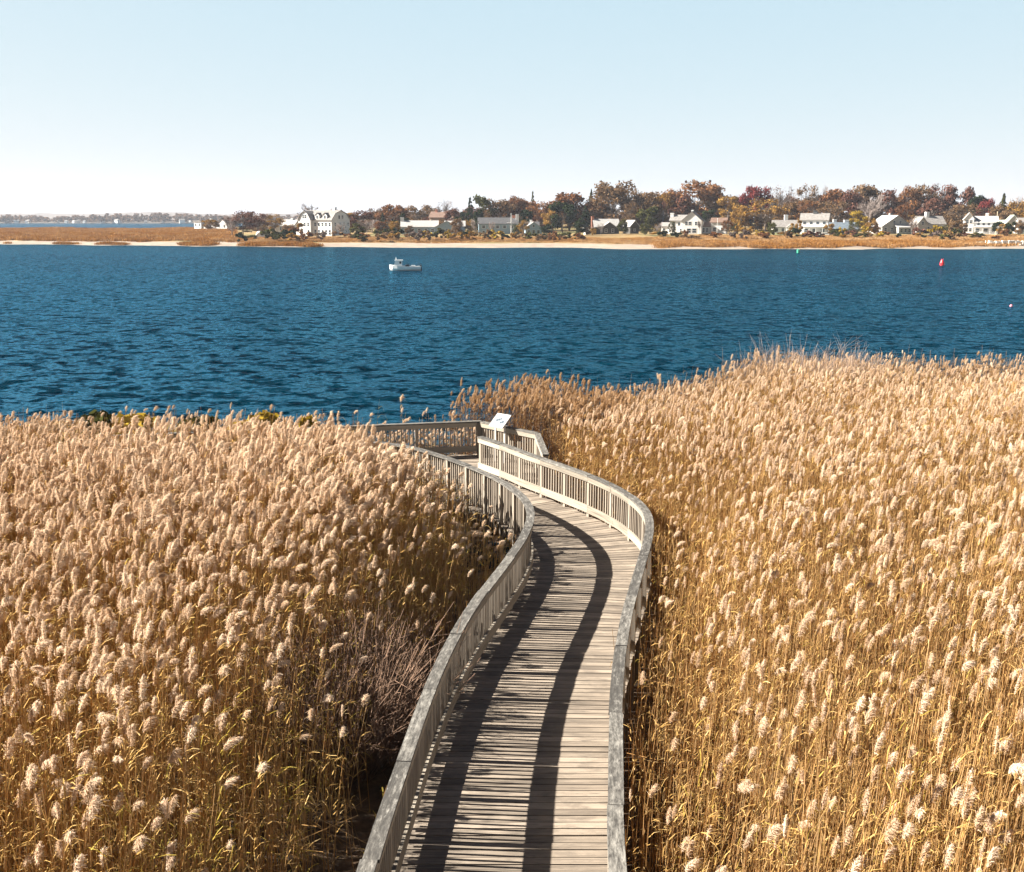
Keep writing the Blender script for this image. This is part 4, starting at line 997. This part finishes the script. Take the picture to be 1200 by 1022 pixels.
# ------------------------------------------------------------------ poles, dome, marker
def ground(x, y): return float(land_z(np.array(float(x)), np.array(float(y))))
def pole(name, label, px, top, D, r, m, cat, parts=None):
    x = px_x(px, D); z = ground(x, D); h = px_z(top, D) - z; o = empty(name, (x, D, z)); tag(o, label, cat)
    mb = MB(); mb.tube([(0, 0, -.3), (0, 0, h * .5), (0, 0, h)], r, r * .6, 8, cap=True); mb.build('shaft', m, o)
    mb = MB(); mb.lathe([(.001, h + .28), (.12, h + .2), (.16, h + .1), (.12, h + .01), (.001, h)], 10); mb.build('finial', m, o)
    if parts: parts(o, h)
    return o
def yard(o, h):
    mb = MB(); mb.tube([(-1.5, 0, h * .62), (1.5, 0, h * .62)], .06, .06, 6, cap=True); mb.build('crossarm', M['white'], o)
pole('flagpole', 'tall white flagpole with a crossarm before the dark-roofed house', 599, 251, 356, .14, M['white'], 'flagpole', yard)
pole('flagpole', 'short white flagpole before the white wing with brown roof', 840, 257, 352, .10, M['white'], 'flagpole')
M['palewood'] = plain('pale_wood', (.62, .52, .36), .8, .1)
pole('utility_pole', 'pale wooden pole right of the white porch house', 1166, 249, 360, .16, M['palewood'], 'pole')
pole('channel_marker', 'thin white marker post far out on the orange spit', 52, 269, 640, .22, M['white'], 'marker')
x = px_x(305, 356); o = empty('covered_boat', (x, 356, ground(x, 356))); tag(o, 'small white domed cover over a boat among shrubs at the left shore', 'boat cover')
mb = MB(); n = 10
for i in range(n):
    a0 = math.pi * i / n; a1 = math.pi * (i + 1) / n
    for (y0, s0, y1, s1) in ((-2.2, .72, -1.2, 1), (-1.2, 1, 1.2, 1), (1.2, 1, 2.2, .72)):
        mb.face([(math.cos(a0) * 1.25 * s0, y0, math.sin(a0) * 2.1 * s0), (math.cos(a1) * 1.25 * s0, y0, math.sin(a1) * 2.1 * s0), (math.cos(a1) * 1.25 * s1, y1, math.sin(a1) * 2.1 * s1), (math.cos(a0) * 1.25 * s1, y1, math.sin(a0) * 2.1 * s1)])
for y in (-2.2, 2.2): mb.face([(math.cos(math.pi * i / n) * .9, y, math.sin(math.pi * i / n) * 1.51) for i in range(n + 1)])
mb.build('cover', M['white'], o); mb = MB(); mb.box((-1.0, -2.0, -.2), (1.0, 2.0, .05)); mb.build('cradle', M['under'], o)

# ------------------------------------------------------------------ dock at the right
M['dockwood'] = plain('bleached_dock', (.66, .62, .56), .8, .15, 1.)
D0 = 296.; x0 = px_x(1157, D0); x1 = px_x(1204, D0)
dk = empty('dock', (x0, D0, 0)); tag(dk, 'bleached timber dock on piles with a ramp at the right shore', 'dock')
L = x1 - x0; zd = .15
mb = MB(); mb.box((0, -1.0, zd - .2), (L, 1.2, zd)); mb.build('deck', M['dockwood'], dk)
mb = MB(); mb.box((0, -1.02, zd - .5), (L, -.9, zd - .21)); mb.build('beam', M['under'], dk)
for i in range(7):
    for yy in (-1.05, 1.2):
        mb = MB(); xx = L * i / 6 + random.uniform(-.2, .2); mb.tube([(xx, yy, -2.2), (xx + random.uniform(-.05, .05), yy, zd + random.uniform(.45, .9))], .15, .13, 8, cap=True); mb.build('pile', M['dockwood'], dk)
for i in range(11):
    mb = MB(); xx = .8 + i * (L - 1) / 11; hh = random.uniform(.35, .7); mb.box((xx - .4, -.7 + random.uniform(-.1, .3), zd + .002), (xx + .4, .6, zd + hh)); mb.box((xx - .45, -.72, zd + hh + .002), (xx + .45, .62, zd + hh + .06)); mb.build('bench', M['dockwood'], dk)
mb = MB(); r0, r1 = L * .72, L * 1.02
mb.hexa([(r0, -2.6, zd - .35), (r1, -2.6, WZ + .25), (r1, -1.25, WZ + .25), (r0, -1.25, zd - .35), (r0, -2.6, zd - .2), (r1, -2.6, WZ + .4), (r1, -1.25, WZ + .4), (r0, -1.25, zd - .2)]); mb.build('ramp', M['dockwood'], dk)
mb = MB(); mb.tube([(r0, -2.6, zd + .5), (r1, -2.6, WZ + 1.1)], .05, .05, 6); mb.build('ramp_rail', M['dockwood'], dk)
xb = px_x(1149, 300); o = empty('beached_dinghy', (xb, 300, ground(xb, 300) + .1), R_(15)); tag(o, 'small pale upturned dinghy on the grass left of the dock', 'dinghy')
mb = MB(); prof = [(-1.5, .25, .2), (-1.2, .6, .5), (0, .8, .62), (1., .7, .55), (1.6, .05, .3)]
for (u0, w0, h0), (u1, w1, h1) in zip(prof, prof[1:]):
    for k in range(8):
        a0 = math.pi * k / 8; a1 = math.pi * (k + 1) / 8
        mb.face([(u0, w0 * math.cos(a0), h0 * math.sin(a0)), (u1, w1 * math.cos(a0), h1 * math.sin(a0)), (u1, w1 * math.cos(a1), h1 * math.sin(a1)), (u0, w0 * math.cos(a1), h0 * math.sin(a1))])
mb.face([(-1.5, .25 * math.cos(math.pi * k / 8), .2 * math.sin(math.pi * k / 8)) for k in range(9)]); mb.build('hull', M['palewood'], o)
mb = MB(); mb.box((-1.3, -.04, .56), (1.2, .04, .68)); mb.build('keel', M['palewood'], o)

# ------------------------------------------------------------------ motor boat, buoys
M['boatwhite'] = plain('boat_white', (.80, .80, .78), .35, .04); M['boatdark'] = plain('boat_dark', (.03, .035, .05), .5, .2); M['tarp'] = plain('grey_tarp', (.5, .5, .5), .7, .1)
bx, by = at(475, 317, WZ)
bt = empty('motor_boat', (bx, by, WZ), R_(4)); tag(bt, 'small white fishing boat with a forward wheelhouse out on the bay', 'boat')
Lb = 37 / F * (by * math.cos(TH) + (HC - WZ) * math.sin(TH)); k = Lb / 5.6     # bow towards -x
st = [(-2.8, .04, .98), (-2.3, .55, .90), (-1.4, .88, .80), (0, 1.0, .70), (1.4, .98, .66), (2.8, .88, .68)]
mb = MB()
def sec(x, w_, h): return [(x * k, -w_ * k, h * k), (x * k * .985, -w_ * .86 * k, .25 * k), (x * k * .96, -.25 * w_ * k, -.25 * k), (x * k * .96, .25 * w_ * k, -.25 * k), (x * k * .985, w_ * .86 * k, .25 * k), (x * k, w_ * k, h * k)]
for a, b in zip(st, st[1:]):
    A, B = sec(*a), sec(*b)
    for i in range(5): mb.face([A[i], B[i], B[i + 1], A[i + 1]])
mb.face(sec(*st[-1])); hull = mb.build('hull', M['boatwhite'], bt)
mb = MB()
for a, b in zip(st, st[1:]):
    for s in (-1, 1):
        c = [(a[0] * k, s * a[1] * k, a[2] * k), (b[0] * k, s * b[1] * k, b[2] * k), (b[0] * k, s * (b[1] - .09) * k, b[2] * k), (a[0] * k, s * max(a[1] - .09, 0) * k, a[2] * k)]
        mb.hexa(c + [(x, y, z + .05) for x, y, z in c])
mb.build('gunwale', M['boatwhite'], bt)
mb = MB(); mb.face([(a * k, -w_ * .93 * k, .42 * k) for a, w_, h in st] + [(a * k, w_ * .93 * k, .42 * k) for a, w_, h in reversed(st)]); mb.build('sole', M['tarp'], bt)
mb = MB(); mb.hexa([(-2.0 * k, -.62 * k, .6 * k), (-.55 * k, -.72 * k, .6 * k), (-.55 * k, .72 * k, .6 * k), (-2.0 * k, .62 * k, .6 * k), (-1.75 * k, -.56 * k, 1.75 * k), (-.55 * k, -.66 * k, 1.75 * k), (-.55 * k, .66 * k, 1.75 * k), (-1.75 * k, .56 * k, 1.75 * k)])
cb = mb.build('wheelhouse', M['boatwhite'], bt)
mb = MB(); mb.box((-1.85 * k, -.72 * k, 1.755 * k), (-.4 * k, .72 * k, 1.84 * k)); mb.build('wheelhouse_roof', M['boatwhite'], bt)
for (a, b) in ((-1.0, -.66),):
    mb = MB(); mb.hexa([(a * k, -.715 * k, 1.2 * k), (b * k, -.735 * k, 1.2 * k), (b * k, -.70 * k, 1.2 * k), (a * k, -.68 * k, 1.2 * k), (a * k, -.68 * k, 1.6 * k), (b * k, -.70 * k, 1.6 * k), (b * k, -.66 * k, 1.6 * k), (a * k, -.64 * k, 1.6 * k)]); mb.build('window', M['boatdark'], cb)
mb = MB(); mb.tube([(-1.6 * k, 0, 1.84 * k), (-1.6 * k, 0, 2.35 * k)], .05 * k, .03 * k, 6, cap=True); mb.box((-1.72 * k, -.1 * k, 2.05 * k), (-1.48 * k, .1 * k, 2.15 * k)); mb.build('mast', M['boatwhite'], bt)
mb = MB(); mb.box((.05 * k, -.45 * k, .425 * k), (.75 * k, .35 * k, 1.0 * k)); mb.box((.0, -.5 * k, 1.003 * k), (.8 * k, .4 * k, 1.06 * k)); mb.build('engine_box', M['boatdark'], bt)
mb = MB(); mb.box((1.1 * k, -.35 * k, .425 * k), (1.75 * k, .3 * k, .84 * k)); mb.box((1.07 * k, -.38 * k, .843 * k), (1.78 * k, .33 * k, .9 * k)); mb.build('fish_box', M['boatwhite'], bt)
mb = MB(); mb.box((2.62 * k, -.2 * k, .5 * k), (2.9 * k, .2 * k, 1.05 * k)); mb.box((2.72 * k, -.1 * k, -.3 * k), (2.95 * k, .1 * k, .52 * k)); mb.build('outboard', M['boatdark'], bt)

M['red'] = plain('red_paint', (.62, .025, .03), .4, .1); M['green'] = plain('green_paint', (.05, .32, .20), .4, .1); M['pink'] = plain('pink_float', (.55, .22, .28), .5, .06)
def buoy(name, label, px, py, hpx, wpx, m, can):
    x, y = at(px, py, WZ); s = (y * math.cos(TH)) / F; h, r = hpx * s, wpx * s / 2
    o = empty(name, (x, y, WZ), 0); tag(o, label, 'buoy'); o.rotation_euler = (R_(3), R_(-4), 0)
    mb = MB()
    if can: mb.lathe([(.001, -.3), (r, -.3), (r, h * .82), (r * .93, h * .86), (.001, h * .86)], 18)
    else: mb.lathe([(.001, -.3), (r, -.3), (r, h * .42), (r * .9, h * .48), (r * .42, h * .84), (.001, h * .86)], 18)
    mb.build('body', m, o)
    mb = MB(); mb.lathe([(r * 1.0, h * .10), (r * 1.06, h * .12), (r * 1.06, h * .2), (r * 1.0, h * .22)], 18); mb.build('collar', m, o)
    for sg_ in (-1, 1):
        mb = MB(); mb.tube([(sg_ * r * .38, 0, h * .8), (sg_ * r * .42, 0, h * 1.02)], r * .09, r * .07, 6, cap=True); mb.build('lifting_lug', m, o)
buoy('channel_buoy', 'red nun buoy floating on the right side of the bay', 1104, 311, 7.8, 5.2, M['red'], False)
buoy('channel_buoy', 'green can buoy close to the far shore', 935.5, 296.5, 4.6, 3.6, M['green'], True)
x, y = at(1185, 359.5, WZ); o = empty('mooring_float', (x, y, WZ)); tag(o, 'small pink round mooring float near the right edge of the bay', 'float')
mb = MB(); r = 1.8 * y / F; mb.lathe([(max(.001, r * math.sin(math.pi * i / 10)), r * .5 - r * math.cos(math.pi * i / 10)) for i in range(11)], 14); mb.build('ball', M['pink'], o, smooth=True)
mb = MB(); mb.tube([(0, 0, r * 1.45), (0, 0, r * 1.75)], .03, .03, 6, cap=True); mb.build('eye', M['boatdark'], o)

# ------------------------------------------------------------------ the distant shore beyond the spit
def ridge(name, label, y0, x0, x1, hfun, depth, m):
    n = 90; mb = MB(); xs = np.linspace(x0, x1, n)
    P = [[(x, y0, -1.6) for x in xs], [(x, y0 + depth * .06, -.9) for x in xs], [(x, y0 + depth * .4, hfun(x) * .75) for x in xs], [(x, y0 + depth * .7, hfun(x)) for x in xs], [(x, y0 + depth, -2.) for x in xs]]
    for a, b in zip(P, P[1:]):
        for i in range(n - 1): mb.face([a[i], a[i + 1], b[i + 1], b[i]])
    return tag(mb.build(name, m), label, kind='structure')
M['farland'] = plain('distant_land', (.07, .055, .04), 1., .2, .02)
ridge('distant_land', 'low land of the distant shore', 1520, -1400, 60, lambda x: 1.5 + .4 * math.sin(x * .01), 420, M['farland'])
m, nt, p = mat('wooded_hill'); pos = N(nt, 'ShaderNodeNewGeometry').outputs['Position']
nt.links.new(ramp(nt, [(.35, (.035, .03, .022)), (.55, (.11, .075, .05)), (.7, (.16, .10, .06))], noise(nt, pos, .03, 6, .75)).outputs[0], p.inputs['Base Color']); p.inputs['Roughness'].default_value = 1.
ridge('hill', 'long wooded hill at the horizon', 3300, -2700, 200, lambda x: 22 + 4 * math.sin(x * .0042 + 1) + 3 * math.sin(x * .013) + 1.2 * math.sin(x * .06), 900, m)
r = np.random.default_rng(31); VV = []; 
base = [crown_quads(900 + i, 130, 8, .0, .085, .3, .42)[0] for i in range(6)]
for i in range(900):
    x = r.uniform(-1150, 20); y = 1535 + 200 * r.random() ** 1.5; h = r.uniform(7, 12.5) * (1 + .2 * math.sin(x * .02)); w_ = r.uniform(11, 19)
    a = r.uniform(0, 6.28); V = base[r.integers(6)].copy(); c, s = math.cos(a), math.sin(a)
    V = V @ np.array([[c, s, 0], [-s, c, 0], [0, 0, 1]]); VV.append(V * np.array([w_, w_, h]) + np.array([x, y, .2]))
M['farwood'] = foliage('distant_wood', [(0, (.05, .05, .03)), (.3, (.13, .085, .055)), (.6, (.20, .12, .075)), (1, (.26, .17, .11))], .2, islandmix=1.)
tag(quads_obj := link('distant_wood', quads_mesh('distant_wood', np.concatenate(VV), M['farwood'])), 'autumn woods along the distant shore', 'wood', kind='stuff')
for i in range(44):
    x = r.uniform(-1000, -280); y = r.uniform(1528, 1550); s = r.uniform(.35, .75)
    o = empty('distant_house', (x, y, .1), r.uniform(-.5, .5), (s, s, s)); tag(o, 'tiny white house among trees on the distant shore', 'house', 'houses on the distant shore')
    if i < 1:
        a, b = MB(), MB(); a.box((-5, -3.5, -1.5), (5, 3.5, 4.6)); roof_faces(b, a, 0, 0, 10, 7, 4.6, 2.6, 'x'); hw = (a.mesh('wall', W_), b.mesh('roof', M['roof_grey']))
    link('wall', hw[0], o); link('roof', hw[1], o)

# ------------------------------------------------------------------ shrubs and stones on the near bank
def leafy_shrub(px, py, ztop, wm, col, label, seed, size=.05, n=1500):
    x, y = at(px, py, ztop); z = float(bank_z(np.array(x), np.array(y))); V, C = crown_quads(seed, n, 9, .05, size, .5, .4)
    o = empty('marsh_shrub', (x, y, z - .05), seed, (wm, wm, ztop - z)); tag(o, label, 'shrub', 'yellow shrubs at the water edge')
    link('branches', limb_mesh('branches', seed, M['twig'], C, .012, 60), o); link('foliage', quads_mesh('foliage', V, M[col]), o)
def twig_shrub(x, y, ztop, wm, label, seed, n=330, m='twig', fan=.5):
    r = np.random.default_rng(seed); z = float(bank_z(np.array(x), np.array(y))); h = ztop - z; mb = MB()
    for i in range(n):
        a = r.uniform(0, 6.28); rr = wm * .5 * math.sqrt(r.random()) ; b = np.array([math.cos(a) * rr * .5, math.sin(a) * rr * .5, 0]); L = h * r.uniform(.6, 1.05)
        d = np.array([math.cos(a) * fan * rr / wm * 2, math.sin(a) * fan * rr / wm * 2, 1]) + r.normal(0, .16, 3); d /= np.linalg.norm(d); side_ = r.normal(0, .10, 3)
        pts = [b, b + d * L * .4 + side_ * .3, b + d * L * .75 + side_, b + d * L + side_ * 1.9 + np.array([0, 0, -.05])]
        mb.tube(pts, .010, .003, 3)
        for q in range(4):
            t = r.uniform(.4, .95); s = pts[1] + (pts[3] - pts[1]) * (t - .4) / .6; d2 = d + r.normal(0, .45, 3); mb.tube([s, s + d2 / np.linalg.norm(d2) * L * r.uniform(.12, .3)], .005, .002, 3)
    o = empty('bare_shrub', (x, y, z)); tag(o, label, 'shrub'); mb.build('branches', M[m], o); return o
M['purple_twig'] = plain('purple_twig', (.19, .115, .075), .9, .35, 5.)
for (px, py, zt_, wm, cl, lb, sdd) in ((35,494,.95,2.6,'yellow','yellow leafy shrub in the far left corner of the reeds',951),(95,494,1.,2.4,'olive','olive-yellow shrub second from the left at the water edge',952),(175,490,1.1,2.8,'yellow','broad yellow shrub in the middle of the left water edge',953),(235,489,1.15,2.4,'olive','olive shrub behind the left reeds right of the broad yellow one',954),(300,491,1.05,2.0,'yellow','yellow shrub near the left end of the hidden platform rail',955),(352,494,.95,1.6,'yellow','rightmost small yellow shrub at the left water edge',956)):
    leafy_shrub(px, py - 9, zt_ + .42, wm * 1.15, cl, lb, sdd)
x, y = at(418, 790, .5); twig_shrub(x - .35, y, 1.1, 2.7, 'bare purplish-brown twiggy shrub beside the left railing', 961, 800, 'purple_twig', .6)
x, y = at(450, 742, .4); twig_shrub(x - .55, y, .65, 1.5, 'smaller bare twiggy shrub behind the large one by the left railing', 962, 420, 'purple_twig', .55)
x, y = at(925, 424, 1.8); twig_shrub(x, y, 2.5, 2.6, 'bare brown bush rising above the right reeds at the water edge', 963, 260, 'twig', .6)
x, y = at(985, 422, 1.8); twig_shrub(x, y, 2.35, 2.2, 'bare bush just right of the taller one above the right reeds', 964, 200, 'twig', .6)
def rock(px, py, z, s, label, seed):
    r = np.random.default_rng(seed); x, y = at(px, py, z); import bmesh
    bm = bmesh.new(); bmesh.ops.create_icosphere(bm, subdivisions=3, radius=1.)
    ks = r.normal(0, 1, (7, 3)); ks /= np.linalg.norm(ks, axis=1)[:, None]
    for v in bm.verts:
        d = np.array(v.co); f = 1.
        for q in ks: f = min(f, .62 / max(.05, d.dot(q)) if d.dot(q) > .55 else f)
        f += .05 * math.sin(d[0] * 7 + seed) * math.sin(d[1] * 6); v.co = Vector((d * f * np.array([s, s * .75, s * .6])).tolist())
    me = bpy.data.meshes.new('rock'); bm.to_mesh(me); bm.free(); me.materials.append(M['stone'])
    o = link('rock', me, None, (x, y, z)); o.rotation_euler = (0, 0, seed); tag(o, label, 'rock', 'stones beside the boardwalk')
M['stone'] = plain('pale_stone', (.58, .55, .52), .9, .2, 4.)
for (px, py, z, s, lb, sd_) in ((560, 603, -.95, .30, 'large pale stone under the left railing near the platform', 1), (588, 620, -.95, .26, 'pale stone right of the larger one under the left railing', 2), (572, 596, -.95, .16, 'small stone behind the two large pale ones', 3), (596, 632, -1., .15, 'small stone nearest the puddle beside the railing', 4)):
    rock(px, py, z, s, lb, sd_)
